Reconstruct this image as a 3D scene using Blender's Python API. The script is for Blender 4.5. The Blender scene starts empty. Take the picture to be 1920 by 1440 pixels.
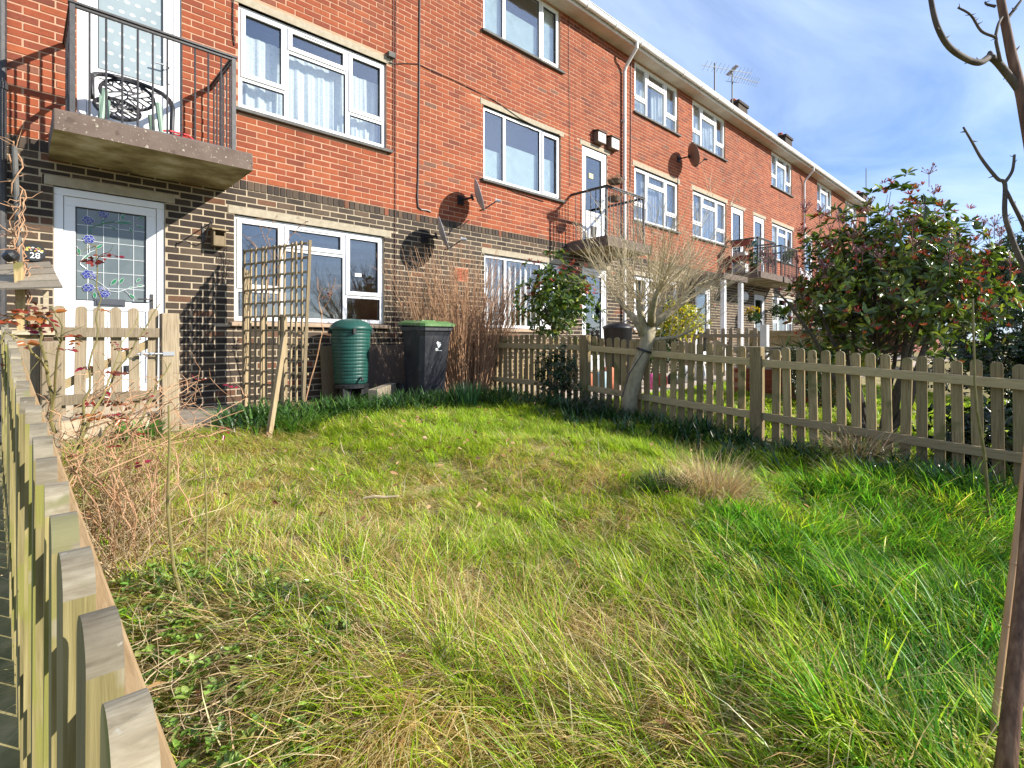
import bpy, math, random
import numpy as np
from mathutils import Vector, Matrix, noise as mnoise
SC = bpy.context.scene
# ---------------------------------------------------------------- camera, sky, sun, exposure
# world frame: x runs along the house wall, y towards it, z = 0 at eye level
F_PX, HOR, D = 975.0, 637.0, 6.555          # focal length and horizon row (pixels of the 1920 px photo), wall distance
cam = bpy.data.cameras.new('camera'); camo = bpy.data.objects.new('camera', cam); SC.collection.objects.link(camo)
cam.sensor_width = 36; cam.lens = F_PX / 1920 * 36; cam.shift_y = -(720 - HOR) / 1920
cam.clip_start = 0.02; cam.clip_end = 3000
camo.location = (0, 0, 0); camo.rotation_euler = (math.radians(90), 0, math.radians(-43.62))
SC.camera = camo
SUN_EL, SUN_AZ = math.radians(27.5), math.radians(144.2)     # azimuth clockwise from +y
sundir = Vector((math.sin(SUN_AZ) * math.cos(SUN_EL), math.cos(SUN_AZ) * math.cos(SUN_EL), math.sin(SUN_EL)))
world = bpy.data.worlds.new('World'); SC.world = world; world.use_nodes = True
wn, wl = world.node_tree.nodes, world.node_tree.links
bg = wn['Background']; bg.inputs['Strength'].default_value = 0.075
sky = wn.new('ShaderNodeTexSky'); sky.sky_type = 'NISHITA'; sky.sun_disc = False
sky.sun_elevation = SUN_EL; sky.sun_rotation = SUN_AZ; sky.air_density = 1.0; sky.dust_density = .4; sky.ozone_density = 2.6
tc = wn.new('ShaderNodeTexCoord'); sep = wn.new('ShaderNodeSeparateXYZ'); wl.new(tc.outputs['Generated'], sep.inputs[0])
den = wn.new('ShaderNodeMath'); den.operation = 'MAXIMUM'; den.inputs[1].default_value = 0.06; wl.new(sep.outputs[2], den.inputs[0])
dx = wn.new('ShaderNodeMath'); dx.operation = 'DIVIDE'; wl.new(sep.outputs[0], dx.inputs[0]); wl.new(den.outputs[0], dx.inputs[1])
dy = wn.new('ShaderNodeMath'); dy.operation = 'DIVIDE'; wl.new(sep.outputs[1], dy.inputs[0]); wl.new(den.outputs[0], dy.inputs[1])
cmb = wn.new('ShaderNodeCombineXYZ'); wl.new(dx.outputs[0], cmb.inputs[0]); wl.new(dy.outputs[0], cmb.inputs[1])
mp = wn.new('ShaderNodeMapping'); mp.inputs['Rotation'].default_value = (0, 0, 0.5); mp.inputs['Scale'].default_value = (0.55, 1.25, 1); wl.new(cmb.outputs[0], mp.inputs[0])
cn = wn.new('ShaderNodeTexNoise'); cn.inputs['Scale'].default_value = 0.9; cn.inputs['Detail'].default_value = 9; cn.inputs['Roughness'].default_value = 0.55
cn.inputs['Distortion'].default_value = 0.6; wl.new(mp.outputs[0], cn.inputs['Vector'])
cr = wn.new('ShaderNodeValToRGB'); cr.color_ramp.elements[0].position = 0.33; cr.color_ramp.elements[1].position = 0.67
cr.color_ramp.elements[0].color = (0.08, 0.08, 0.08, 1); cr.color_ramp.elements[1].color = (0.8, 0.8, 0.8, 1); wl.new(cn.outputs['Fac'], cr.inputs[0])
cmx = wn.new('ShaderNodeMix'); cmx.data_type = 'RGBA'; tnt = wn.new('ShaderNodeMix'); tnt.data_type = 'RGBA'; tnt.blend_type = 'MULTIPLY'; tnt.inputs['Factor'].default_value = 1.0; tnt.inputs[7].default_value = (.98, 1.13, 1.42, 1); wl.new(sky.outputs[0], tnt.inputs[6]); wl.new(tnt.outputs[2], cmx.inputs[6]); wl.new(cr.outputs[0], cmx.inputs['Factor']); 
cmx.inputs[7].default_value = (6.0, 7.6, 10.6, 1); wl.new(cmx.outputs[2], bg.inputs['Color'])
sl = bpy.data.lights.new('sun', 'SUN'); sl.energy = 5.0; sl.angle = math.radians(0.55); sl.color = (1.0, 0.94, 0.85)
so = bpy.data.objects.new('sun', sl); SC.collection.objects.link(so); so.rotation_euler = sundir.to_track_quat('Z', 'Y').to_euler()
SC.view_settings.view_transform = 'Standard'; SC.view_settings.look = 'None'; SC.view_settings.gamma = 1
SC.view_settings.use_curve_mapping = False; SC.view_settings.exposure = 0.92
SC.cycles.max_bounces = 8; SC.cycles.transparent_max_bounces = 12; SC.cycles.use_denoising = True
rnd = random.Random(11); nr = np.random.default_rng(5)

# ---------------------------------------------------------------- measuring helpers: photo pixels -> places in the world
def W(px, py, o=0.0):                        # on the plane o metres in front of the house wall
    k = (D - o) / D
    return k * (13424 / (1983 - px) - 6.878), D - o, k * (HOR - py) * 9.5 / (1983 - px)
def P(px, py, Y):                            # at view depth Y
    X = (px - 960) / F_PX * Y
    return Vector((.724 * X + .690 * Y, -.690 * X + .724 * Y, (HOR - py) / F_PX * Y))
def proj(x, y, z):
    Y = np.maximum(.690 * x + .724 * y, 1e-3); X = .724 * x - .690 * y
    return 960 + F_PX * X / Y, HOR - F_PX * z / Y
def gz(x, y):                                # terrain height: gardens rise gently to the house
    x = np.asarray(x, float); y = np.asarray(y, float)
    yc = np.clip(y, -4, 5.0)
    l = -1.235 + .0995 * yc; r = -1.055 + .053 * yc
    t = np.clip(x / 5.0, 0, 1)
    z = l * (1 - t) + r * t
    amp = np.clip((5.2 - y) / 1.5, 0, 1) * np.clip((x - .1) * 2, 0, 1)
    return z + amp * .03 * (np.sin(x * 2.9 + 1.3 * np.sin(y * 2.1)) + np.sin(y * 3.7 + x * 1.1) + .6 * np.sin(x * 7.1 + y * 5.3))
def gzf(x, y): return float(gz(x, y))
def G(px, py):                               # where the view ray of a pixel meets the terrain
    Y = 6.0
    for _ in range(40):
        p = P(px, py, Y); Y = .5 * Y + .5 * (-gzf(p.x, p.y) * F_PX / (py - HOR))
    return P(px, py, Y)

# ---------------------------------------------------------------- object helpers
def tagit(o, label=None, cat=None, group=None, kind=None):
    if label: o['label'] = label
    if cat: o['category'] = cat
    if group: o['group'] = group
    if kind: o['kind'] = kind
    return o
def thing(name, label, cat, loc=(0, 0, 0), group=None, rotz=0):
    o = bpy.data.objects.new(name, None); SC.collection.objects.link(o); o.location = loc; o.rotation_euler = (0, 0, rotz)
    o.empty_display_size = .1
    return tagit(o, label, cat, group)
def link(name, me, parent=None, loc=(0, 0, 0), rot=(0, 0, 0)):
    o = bpy.data.objects.new(name, me); SC.collection.objects.link(o); o.location = loc; o.rotation_euler = rot
    if parent: o.parent = parent
    return o
def worldloc(o):
    l = Vector((0, 0, 0))
    while o is not None: l += Vector(o.location); o = o.parent
    return l
class MB:
    def __init__(s): s.v = []; s.f = []; s.c = []; s.mi = []; s.cur = 0; s.col = (1, 1, 1, 1)
    def face(s, pts, col=None):
        b = len(s.v); s.v += [tuple(p) for p in pts]; s.f.append(tuple(range(b, b + len(pts)))); s.c.append(col or s.col); s.mi.append(s.cur)
    def faces(s, pts, fs, col=None):
        b = len(s.v); s.v += [tuple(p) for p in pts]
        for f in fs: s.f.append(tuple(b + i for i in f)); s.c.append(col or s.col); s.mi.append(s.cur)
    def box(s, x0, x1, y0, y1, z0, z1, col=None, skip=()):
        p = [(x0, y0, z0), (x1, y0, z0), (x1, y1, z0), (x0, y1, z0), (x0, y0, z1), (x1, y0, z1), (x1, y1, z1), (x0, y1, z1)]
        F = {'b': (0, 3, 2, 1), 't': (4, 5, 6, 7), 'f': (0, 1, 5, 4), 'r': (1, 2, 6, 5), 'k': (2, 3, 7, 6), 'l': (3, 0, 4, 7)}
        s.faces(p, [F[k] for k in F if k not in skip], col)
    def hexa(s, bot, top, col=None):         # two loops of four points
        s.faces(list(bot) + list(top), [(0, 3, 2, 1), (4, 5, 6, 7), (0, 1, 5, 4), (1, 2, 6, 5), (2, 3, 7, 6), (3, 0, 4, 7)], col)
    def bar(s, p0, p1, w, h, up=(0, 0, 1), col=None):
        p0, p1 = Vector(p0), Vector(p1); d = (p1 - p0).normalized(); u = Vector(up)
        r = d.cross(u); r = r.normalized() if r.length > 1e-4 else d.cross(Vector((1, 0, 0))).normalized(); u = r.cross(d)
        c = lambda p: [p - r * w / 2 - u * h / 2, p + r * w / 2 - u * h / 2, p + r * w / 2 + u * h / 2, p - r * w / 2 + u * h / 2]
        a, b = c(p0), c(p1)
        s.faces(a + b, [(0, 1, 2, 3), (7, 6, 5, 4), (0, 4, 5, 1), (1, 5, 6, 2), (2, 6, 7, 3), (3, 7, 4, 0)], col)
    def tube(s, pts, rad, n=6, col=None, cap=True):
        pts = [Vector(p) for p in pts]; m = len(pts)
        if not hasattr(rad, '__len__'): rad = [rad] * m
        b = len(s.v); u = None
        for i, p in enumerate(pts):
            t = (pts[min(i + 1, m - 1)] - pts[max(i - 1, 0)])
            t = t.normalized() if t.length > 1e-9 else Vector((0, 0, 1))
            if u is None: u = t.orthogonal().normalized()
            else:
                u = u - t * u.dot(t); u = u.normalized() if u.length > 1e-6 else t.orthogonal().normalized()
            w = t.cross(u)
            for k in range(n):
                a = 2 * math.pi * k / n; s.v.append(tuple(p + (u * math.cos(a) + w * math.sin(a)) * rad[i]))
        for i in range(m - 1):
            for k in range(n):
                k2 = (k + 1) % n
                s.f.append((b + i * n + k, b + i * n + k2, b + (i + 1) * n + k2, b + (i + 1) * n + k)); s.c.append(col or s.col); s.mi.append(s.cur)
        if cap and n > 2:
            s.f.append(tuple(b + k for k in reversed(range(n)))); s.c.append(col or s.col); s.mi.append(s.cur)
            s.f.append(tuple(b + (m - 1) * n + k for k in range(n))); s.c.append(col or s.col); s.mi.append(s.cur)
    def lathe(s, prof, c=(0, 0, 0), n=24, col=None, axis=None):
        c = Vector(c); ax = Vector(axis).normalized() if axis is not None else Vector((0, 0, 1))
        u = ax.orthogonal().normalized(); w = ax.cross(u); b = len(s.v)
        for r, z in prof:
            for k in range(n):
                a = 2 * math.pi * k / n; s.v.append(tuple(c + ax * z + (u * math.cos(a) + w * math.sin(a)) * r))
        for i in range(len(prof) - 1):
            for k in range(n):
                k2 = (k + 1) % n
                s.f.append((b + i * n + k, b + i * n + k2, b + (i + 1) * n + k2, b + (i + 1) * n + k)); s.c.append(col or s.col); s.mi.append(s.cur)
    def mesh(s, name, mats, off=(0, 0, 0), smooth=False):
        me = bpy.data.meshes.new(name); o = Vector(off)
        me.from_pydata([(v[0] - o[0], v[1] - o[1], v[2] - o[2]) for v in s.v], [], s.f)
        for m in (mats if isinstance(mats, (list, tuple)) else [mats]): me.materials.append(m)
        at = me.attributes.new('tint', 'FLOAT_COLOR', 'FACE'); at.data.foreach_set('color', np.array(s.c, dtype=np.float32).ravel())
        me.polygons.foreach_set('material_index', np.array(s.mi, dtype=np.int32))
        if smooth: me.polygons.foreach_set('use_smooth', np.ones(len(s.f), dtype=bool))
        me.update(); return me
    def build(s, name, mats, parent=None, smooth=False, bevel=0, loc=None):
        """world coordinates in; the object's origin is put at its parent's place, or at loc"""
        off = Vector(loc) if loc is not None else (worldloc(parent) if parent else Vector((0, 0, 0)))
        o = link(name, s.mesh(name, mats, off, smooth), parent)
        o.location = off - (worldloc(parent) if parent else Vector((0, 0, 0)))
        if bevel:
            b = o.modifiers.new('bevel', 'BEVEL'); b.width = bevel; b.segments = 2; b.limit_method = 'ANGLE'
        return o
def npmesh(name, verts, tris, cols, mats, parent=None, mi=None, smooth=False, quads=None):
    me = bpy.data.meshes.new(name); k = tris.shape[1]; nv, nf = len(verts), len(tris)
    me.vertices.add(nv); me.vertices.foreach_set('co', np.ascontiguousarray(verts, dtype=np.float32).ravel())
    me.loops.add(nf * k); me.loops.foreach_set('vertex_index', np.ascontiguousarray(tris, dtype=np.int32).ravel())
    me.polygons.add(nf); me.polygons.foreach_set('loop_start', np.arange(0, nf * k, k, dtype=np.int32))
    for m in (mats if isinstance(mats, (list, tuple)) else [mats]): me.materials.append(m)
    if mi is not None: me.polygons.foreach_set('material_index', mi.astype(np.int32))
    at = me.attributes.new('tint', 'FLOAT_COLOR', 'FACE')
    c4 = np.ones((nf, 4), dtype=np.float32); c4[:, :3] = cols; at.data.foreach_set('color', c4.ravel())
    if smooth: me.polygons.foreach_set('use_smooth', np.ones(nf, dtype=bool))
    me.update(calc_edges=True); me.validate()
    o = bpy.data.objects.new(name, me); SC.collection.objects.link(o)
    if parent is not None: o.parent = parent; o.location = -worldloc(parent)
    return o

# ---------------------------------------------------------------- materials
def newmat(name):
    m = bpy.data.materials.new(name); m.use_nodes = True; nt = m.node_tree; return m, nt, nt.nodes, nt.links, nt.nodes['Principled BSDF']
def ramp(n, stops):
    r = n.new('ShaderNodeValToRGB'); e = r.color_ramp.elements
    e[0].position, e[0].color = stops[0][0], (*stops[0][1], 1); e[1].position, e[1].color = stops[-1][0], (*stops[-1][1], 1)
    for p, c in stops[1:-1]:
        x = e.new(p); x.color = (*c, 1)
    return r
def noise_node(n, l, scale, detail=5, stretch=(1, 1, 1), rand=False, coord='Object', rough=.6, dist=0):
    t = n.new('ShaderNodeTexCoord'); m = n.new('ShaderNodeMapping'); m.inputs['Scale'].default_value = stretch; l.new(t.outputs[coord], m.inputs[0])
    x = n.new('ShaderNodeTexNoise'); x.noise_dimensions = '4D'; x.inputs['Scale'].default_value = scale; x.inputs['Detail'].default_value = detail
    x.inputs['Roughness'].default_value = rough; x.inputs['Distortion'].default_value = dist; l.new(m.outputs[0], x.inputs['Vector'])
    if rand:
        oi = n.new('ShaderNodeObjectInfo'); mu = n.new('ShaderNodeMath'); mu.operation = 'MULTIPLY'; mu.inputs[1].default_value = 37.0
        l.new(oi.outputs['Random'], mu.inputs[0]); l.new(mu.outputs[0], x.inputs['W'])
    return x
def mixc(n, l, fac, a, b, mode='MIX'):
    x = n.new('ShaderNodeMix'); x.data_type = 'RGBA'; x.blend_type = mode
    for k, v in (('Factor', fac), ('A', a), ('B', b)):
        if isinstance(v, bpy.types.NodeSocket): l.new(v, x.inputs[k] if k == 'Factor' else [i for i in x.inputs if i.name == k and i.type == 'RGBA'][0])
        elif k == 'Factor': x.inputs['Factor'].default_value = v
        else: [i for i in x.inputs if i.name == k and i.type == 'RGBA'][0].default_value = (*v, 1)
    return [o for o in x.outputs if o.type == 'RGBA'][0]
def bump(n, l, src, bsdf, strength=.3, dist=.01):
    b = n.new('ShaderNodeBump'); b.inputs['Strength'].default_value = strength; b.inputs['Distance'].default_value = dist
    l.new(src, b.inputs['Height']); l.new(b.outputs[0], bsdf.inputs['Normal'])
def M(name, stops, scale=8, detail=5, stretch=(1, 1, 1), rough=.7, bmp=0, bdist=.005, rand=False, metal=0, spec=.4, tint=False, coord='Object', dist=0, spots=None):
    m, nt, n, l, b = newmat(name)
    b.inputs['Roughness'].default_value = rough; b.inputs['Metallic'].default_value = metal; b.inputs['Specular IOR Level'].default_value = spec
    x = noise_node(n, l, scale, detail, stretch, rand, coord, dist=dist)
    if len(stops) == 1: stops = [(0.3, tuple(c * .86 for c in stops[0])), (0.7, tuple(min(1, c * 1.1) for c in stops[0]))]
    r = ramp(n, stops); l.new(x.outputs['Fac'], r.inputs[0]); c = r.outputs[0]
    if rand:
        o2 = n.new('ShaderNodeObjectInfo'); rr_ = ramp(n, [(0, (.68, .66, .62)), (.35, (.92, .9, .86)), (.7, (1.05, 1.03, .98)), (1, (1.28, 1.24, 1.15))]); l.new(o2.outputs['Random'], rr_.inputs[0]); c = mixc(n, l, 1.0, c, rr_.outputs[0], 'MULTIPLY')
    if tint:
        a = n.new('ShaderNodeAttribute'); a.attribute_name = 'tint'; c = mixc(n, l, 1.0, c, a.outputs['Color'], 'MULTIPLY')
    if spots:                                 # (scale, threshold, colour): lichen, stains
        for sc, th, sccol in spots:
            y = noise_node(n, l, sc, 3, (1, 1, 1), rand, coord, rough=.5); rr = ramp(n, [(th, (0, 0, 0)), (th + .05, (1, 1, 1))]); l.new(y.outputs['Fac'], rr.inputs[0])
            c = mixc(n, l, rr.outputs[0], c, sccol)
    l.new(c, b.inputs['Base Color'])
    if bmp: bump(n, l, x.outputs['Fac'], b, bmp, bdist)
    return m
def leafmat(name, rough=.35, trans=.3, tcol=(1.0, 1.15, .5), spec=.5):      # colour from each face's tint
    m, nt, n, l, b = newmat(name)
    a = n.new('ShaderNodeAttribute'); a.attribute_name = 'tint'; l.new(a.outputs['Color'], b.inputs['Base Color'])
    b.inputs['Roughness'].default_value = rough; b.inputs['Specular IOR Level'].default_value = spec
    t = n.new('ShaderNodeBsdfTranslucent'); l.new(mixc(n, l, 1.0, a.outputs['Color'], tcol, 'MULTIPLY'), t.inputs[0])
    mx = n.new('ShaderNodeMixShader'); mx.inputs[0].default_value = trans; l.new(b.outputs[0], mx.inputs[1]); l.new(t.outputs[0], mx.inputs[2])
    l.new(mx.outputs[0], n['Material Output'].inputs['Surface']); return m
def brickmat(name, stops, individual, scale=30):
    m, nt, n, l, b = newmat(name); b.inputs['Roughness'].default_value = .85; b.inputs['Specular IOR Level'].default_value = .25
    if individual: f = n.new('ShaderNodeObjectInfo').outputs['Random']
    else: a = n.new('ShaderNodeAttribute'); a.attribute_name = 'tint'; sp = n.new('ShaderNodeSeparateColor'); l.new(a.outputs['Color'], sp.inputs[0]); f = sp.outputs[0]
    r = ramp(n, stops); l.new(f, r.inputs[0])
    g = n.new('ShaderNodeNewGeometry'); x = n.new('ShaderNodeTexNoise'); x.inputs['Scale'].default_value = scale; x.inputs['Detail'].default_value = 5; x.inputs['Roughness'].default_value = .65
    l.new(g.outputs['Position'], x.inputs['Vector'])
    rr = ramp(n, [(.28, (.76, .72, .72)), (.5, (1, 1, 1)), (.75, (1.0, .96, .9))]); l.new(x.outputs['Fac'], rr.inputs[0])
    c = mixc(n, l, 1.0, r.outputs[0], rr.outputs[0], 'MULTIPLY')
    y = n.new('ShaderNodeTexNoise'); y.inputs['Scale'].default_value = .55; y.inputs['Detail'].default_value = 4; l.new(g.outputs['Position'], y.inputs['Vector'])
    r3 = ramp(n, [(.35, (.78, .76, .76)), (.6, (1, 1, 1))]); l.new(y.outputs['Fac'], r3.inputs[0]); c = mixc(n, l, 1.0, c, r3.outputs[0], 'MULTIPLY')
    z = n.new('ShaderNodeTexNoise'); z.inputs['Scale'].default_value = 260; z.inputs['Detail'].default_value = 2; l.new(g.outputs['Position'], z.inputs['Vector'])
    r4 = ramp(n, [(.68, (0, 0, 0)), (.74, (1, 1, 1))]); l.new(z.outputs['Fac'], r4.inputs[0]); c = mixc(n, l, mixc(n, l, 1.0, r4.outputs[0], (.35, .35, .35), 'MULTIPLY'), c, (.5, .4, .3))
    mpg = n.new('ShaderNodeMapping'); mpg.inputs['Scale'].default_value = (3.2, 3.2, .3); l.new(g.outputs['Position'], mpg.inputs[0]); gs = n.new('ShaderNodeTexNoise'); gs.inputs['Scale'].default_value = 1.3; gs.inputs['Detail'].default_value = 6; l.new(mpg.outputs[0], gs.inputs['Vector'])
    r5 = ramp(n, [(.32, (.80, .78, .77)), (.5, (1, 1, 1)), (.72, (1.0, .99, .97))]); l.new(gs.outputs['Fac'], r5.inputs[0]); c = mixc(n, l, 1.0, c, r5.outputs[0], 'MULTIPLY')
    l.new(c, b.inputs['Base Color']); bump(n, l, x.outputs['Fac'], b, .5, .004); return m
def glassmat(name, tint=(.80, .86, .87), ior=1.5, boost=.0):
    m, nt, n, l, b = newmat(name); n.remove(b)
    t = n.new('ShaderNodeBsdfTransparent'); t.inputs[0].default_value = (*tint, 1); g = n.new('ShaderNodeBsdfGlossy'); g.inputs['Roughness'].default_value = .015
    lw = n.new('ShaderNodeLayerWeight'); pw = n.new('ShaderNodeMath'); pw.operation = 'POWER'; pw.inputs[1].default_value = 4.0; l.new(lw.outputs['Facing'], pw.inputs[0])
    ad = n.new('ShaderNodeMath'); ad.operation = 'MULTIPLY_ADD'; ad.inputs[1].default_value = .9; ad.inputs[2].default_value = .04 + boost; l.new(pw.outputs[0], ad.inputs[0]); ad.use_clamp = True
    x = noise_node(n, l, 1.7, 2); bp = n.new('ShaderNodeBump'); bp.inputs['Strength'].default_value = .02; bp.inputs['Distance'].default_value = .02; l.new(x.outputs['Fac'], bp.inputs['Height']); l.new(bp.outputs[0], g.inputs['Normal'])
    mx = n.new('ShaderNodeMixShader'); l.new(ad.outputs[0], mx.inputs[0]); l.new(t.outputs[0], mx.inputs[1]); l.new(g.outputs[0], mx.inputs[2]); l.new(mx.outputs[0], n['Material Output'].inputs['Surface']); return m
RED = [(0, (.165, .047, .028)), (.08, (.215, .055, .027)), (.4, (.255, .063, .027)), (.7, (.285, .073, .029)), (.93, (.31, .088, .036)), (.97, (.215, .075, .045)), (1, (.17, .085, .055))]
DARK = [(0, (.040, .031, .025)), (.3, (.056, .043, .033)), (.6, (.074, .056, .041)), (.8, (.094, .07, .049)), (.92, (.108, .071, .047)), (.975, (.15, .074, .042)), (1, (.22, .072, .04))]
m_red_i, m_dark_i = brickmat('red_brick_single', RED, True), brickmat('dark_brick_single', DARK, True)
m_red, m_dark = brickmat('red_brick', RED, False), brickmat('dark_brick', DARK, False)
m_mort_u = M('mortar_upper', [(.3, (.37, .205, .125)), (.7, (.50, .30, .195))], 9, bmp=.3, rough=.95)
m_mort_l = M('mortar_lower', [(.3, (.32, .255, .17)), (.7, (.46, .385, .27))], 7, bmp=.3, rough=.95)
m_upvc = M('white_upvc', [(.3, (.70, .71, .72)), (.7, (.77, .77, .77))], 3, rough=.32, spec=.5)
m_upvc_d = M('white_upvc_dusty', [(.3, (.58, .58, .56)), (.7, (.70, .70, .69))], 4, rough=.45)
m_gasket = M('black_gasket', [(.03, .032, .035)], rough=.6)
m_glass = glassmat('window_glass', (.92, .93, .92), 1.5, .11); m_glass2 = glassmat('window_glass_sky', (.90, .93, .94), 1.5, .15)
m_conc = M('lintel_concrete', [(.3, (.28, .24, .17)), (.7, (.40, .35, .26))], 14, bmp=.4, rough=.95, spots=[(9, .62, (.30, .26, .20))])
m_sill = M('slate_sill', [(.3, (.07, .07, .065)), (.7, (.13, .125, .11))], 10, rough=.8, bmp=.2)
m_sill_t = M('tile_sill', [(.3, (.30, .22, .15)), (.7, (.44, .32, .22))], 12, rough=.85, bmp=.3)
m_slab = M('balcony_concrete', [(.3, (.095, .068, .054)), (.7, (.155, .116, .092))], 5, bmp=.6, rough=.95, spots=[(11, .60, (.085, .062, .048)), (30, .645, (.33, .295, .235)), (60, .645, (.36, .33, .26))])
m_soff = M('stained_concrete', [(.30, (.10, .075, .035)), (.46, (.22, .175, .075)), (.56, (.34, .29, .15)), (.7, (.50, .46, .34))], 3.2, 8, bmp=.3, rough=.95, spots=[(4, .66, (.09, .075, .045))])
m_iron = M('black_railing_iron', [(.3, (.022, .022, .024)), (.62, (.05, .047, .046)), (.75, (.10, .065, .045))], 22, rough=.5, bmp=.3, spec=.5)
m_black = M('black_plastic', [(.02, .02, .022)], rough=.42)
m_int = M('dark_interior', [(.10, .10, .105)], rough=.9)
m_curt = M('net_curtain_cloth', [(.3, (.62, .64, .60)), (.5, (.84, .85, .81)), (.7, (.92, .92, .88))], 38, 4, rough=.9)
m_blind = M('pleated_blind_cloth', [(.70, .78, .76)], 6, rough=.85)
m_soffit = M('painted_soffit', [(.3, (.42, .36, .29)), (.7, (.62, .56, .48))], 2.2, 6, rough=.8)
m_gut = M('white_gutter_pvc', [(.3, (.60, .58, .54)), (.7, (.72, .71, .69))], 3, rough=.4)
m_tile = M('roof_tile', [(.3, (.10, .06, .045)), (.7, (.2, .11, .08))], 10, rough=.9)
m_wood = M('weathered_fence_wood', [(.22, (.12, .088, .04)), (.42, (.25, .187, .09)), (.6, (.35, .268, .135)), (.8, (.46, .37, .21))], 5, 8, (26, 26, 1.1), rough=.85, bmp=.45, bdist=.003, rand=True, dist=.5, spots=[(3.0, .58, (.15, .135, .045)), (13, .68, (.055, .04, .025))])
m_woodg = M('greenish_fence_wood', [(.22, (.10, .085, .03)), (.42, (.20, .17, .066)), (.6, (.28, .24, .105)), (.8, (.37, .315, .165))], 5, 8, (26, 26, 1.0), rough=.85, bmp=.5, bdist=.003, rand=True, dist=.5, spots=[(3.4, .56, (.18, .175, .04)), (9, .64, (.24, .21, .14)), (17, .69, (.05, .04, .022))])
m_woodend = M('grey_endgrain_wood', [(.25, (.085, .072, .05)), (.42, (.17, .145, .10)), (.58, (.225, .20, .145)), (.8, (.31, .28, .215))], 4, 9, (20, 5, 20), rough=.9, bmp=.55, bdist=.003, rand=True, dist=.7, spots=[(14, .60, (.16, .15, .07)), (55, .66, (.30, .28, .22)), (9, .68, (.06, .05, .035))])
m_gatew = M('grey_gate_wood', [(.22, (.12, .092, .06)), (.42, (.21, .168, .112)), (.6, (.285, .235, .165)), (.8, (.37, .315, .235))], 5, 8, (26, 26, 1.1), rough=.9, bmp=.45, bdist=.003, rand=True, dist=.5, spots=[(3.0, .60, (.19, .165, .10)), (13, .68, (.06, .045, .03))])
m_raill = M('rail_wood', [(.25, (.22, .165, .082)), (.5, (.34, .265, .142)), (.8, (.46, .375, .22))], 5, 8, (26, 1, 26), rough=.85, bmp=.35, bdist=.003, rand=True, dist=.8)
m_railg = M('warm_rail_wood', [(.25, (.25, .165, .08)), (.5, (.37, .255, .135)), (.8, (.45, .34, .2))], 5, 8, (26, 1, 26), rough=.85, bmp=.35, bdist=.003, rand=True, dist=.8)
m_lath = M('trellis_lath_wood', [(.25, (.17, .125, .07)), (.5, (.27, .21, .125)), (.8, (.36, .295, .19))], 5, 7, (26, 26, 1), rough=.85, bmp=.3, bdist=.002, rand=True)
m_greyw = M('silvered_wood', [(.25, (.21, .175, .13)), (.5, (.33, .28, .205)), (.8, (.44, .385, .295))], 5, 7, (1, 22, 22), rough=.9, bmp=.4, bdist=.003, rand=True)
m_soil = M('soil', [(.3, (.045, .032, .022)), (.6, (.09, .065, .042)), (.8, (.16, .12, .075))], 14, 8, rough=1, bmp=.7, bdist=.02)
m_turf = M('turf_base', [(.3, (.10, .095, .03)), (.5, (.21, .18, .07)), (.7, (.36, .295, .14))], 6, 8, rough=1, bmp=.6, bdist=.02)
m_path = M('path_slab', [(.3, (.16, .13, .095)), (.7, (.28, .235, .175))], 6, 7, rough=.95, bmp=.4)
m_leaf = leafmat('glossy_leaf', .27, .30, spec=.6); m_grass = leafmat('grass_blade', .45, .5, (1.2, 1.2, .7), .3); m_dry = leafmat('dry_grass', .7, .25, (1.1, 1, .7), .2)
m_strap = leafmat('strap_leaf', .3, .22, spec=.55)
m_bark = M('olive_bark', [(.3, (.21, .17, .10)), (.7, (.40, .34, .215))], 26, 6, (1, 1, .5), rough=.9, bmp=.5, tint=True)
m_twig = M('pale_twig', [(.3, (.40, .315, .18)), (.7, (.60, .50, .32))], 20, 4, rough=.85, tint=True)
m_brown = M('brown_twig', [(.3, (.30, .165, .088)), (.7, (.50, .30, .17))], 20, 4, rough=.9, tint=True)
m_straw = M('dry_stalk', [(.3, (.30, .225, .125)), (.7, (.50, .40, .245))], 20, 4, rough=.9, tint=True)
m_dbark = M('dark_branch_bark', [(.3, (.045, .036, .028)), (.7, (.12, .095, .07))], 30, 6, rough=.8, bmp=.5, tint=True)
m_plas_g = M('green_butt_plastic', [(.3, (.006, .055, .042)), (.7, (.014, .085, .066))], 5, 6, rough=.45, spec=.5, spots=[(7, .60, (.02, .075, .06)), (18, .66, (.06, .085, .065))])
m_grey = M('grey_dish_metal', [(.3, (.30, .31, .33)), (.7, (.40, .41, .43))], 6, rough=.5)
m_chair = M('green_chair_plastic', [(.20, .29, .22)], rough=.45)
m_redp = M('red_plastic', [(.55, .03, .03)], rough=.4)
m_steel = M('galvanised_steel', [(.42, .43, .44)], rough=.4, metal=.7)
m_terra = M('terracotta', [(.3, (.42, .13, .07)), (.7, (.55, .19, .10))], 9, rough=.85)
m_paint = M('tinted_paint', [(.3, (.92, .92, .92)), (.7, (1, 1, 1))], 6, rough=.6, tint=True)
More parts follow.
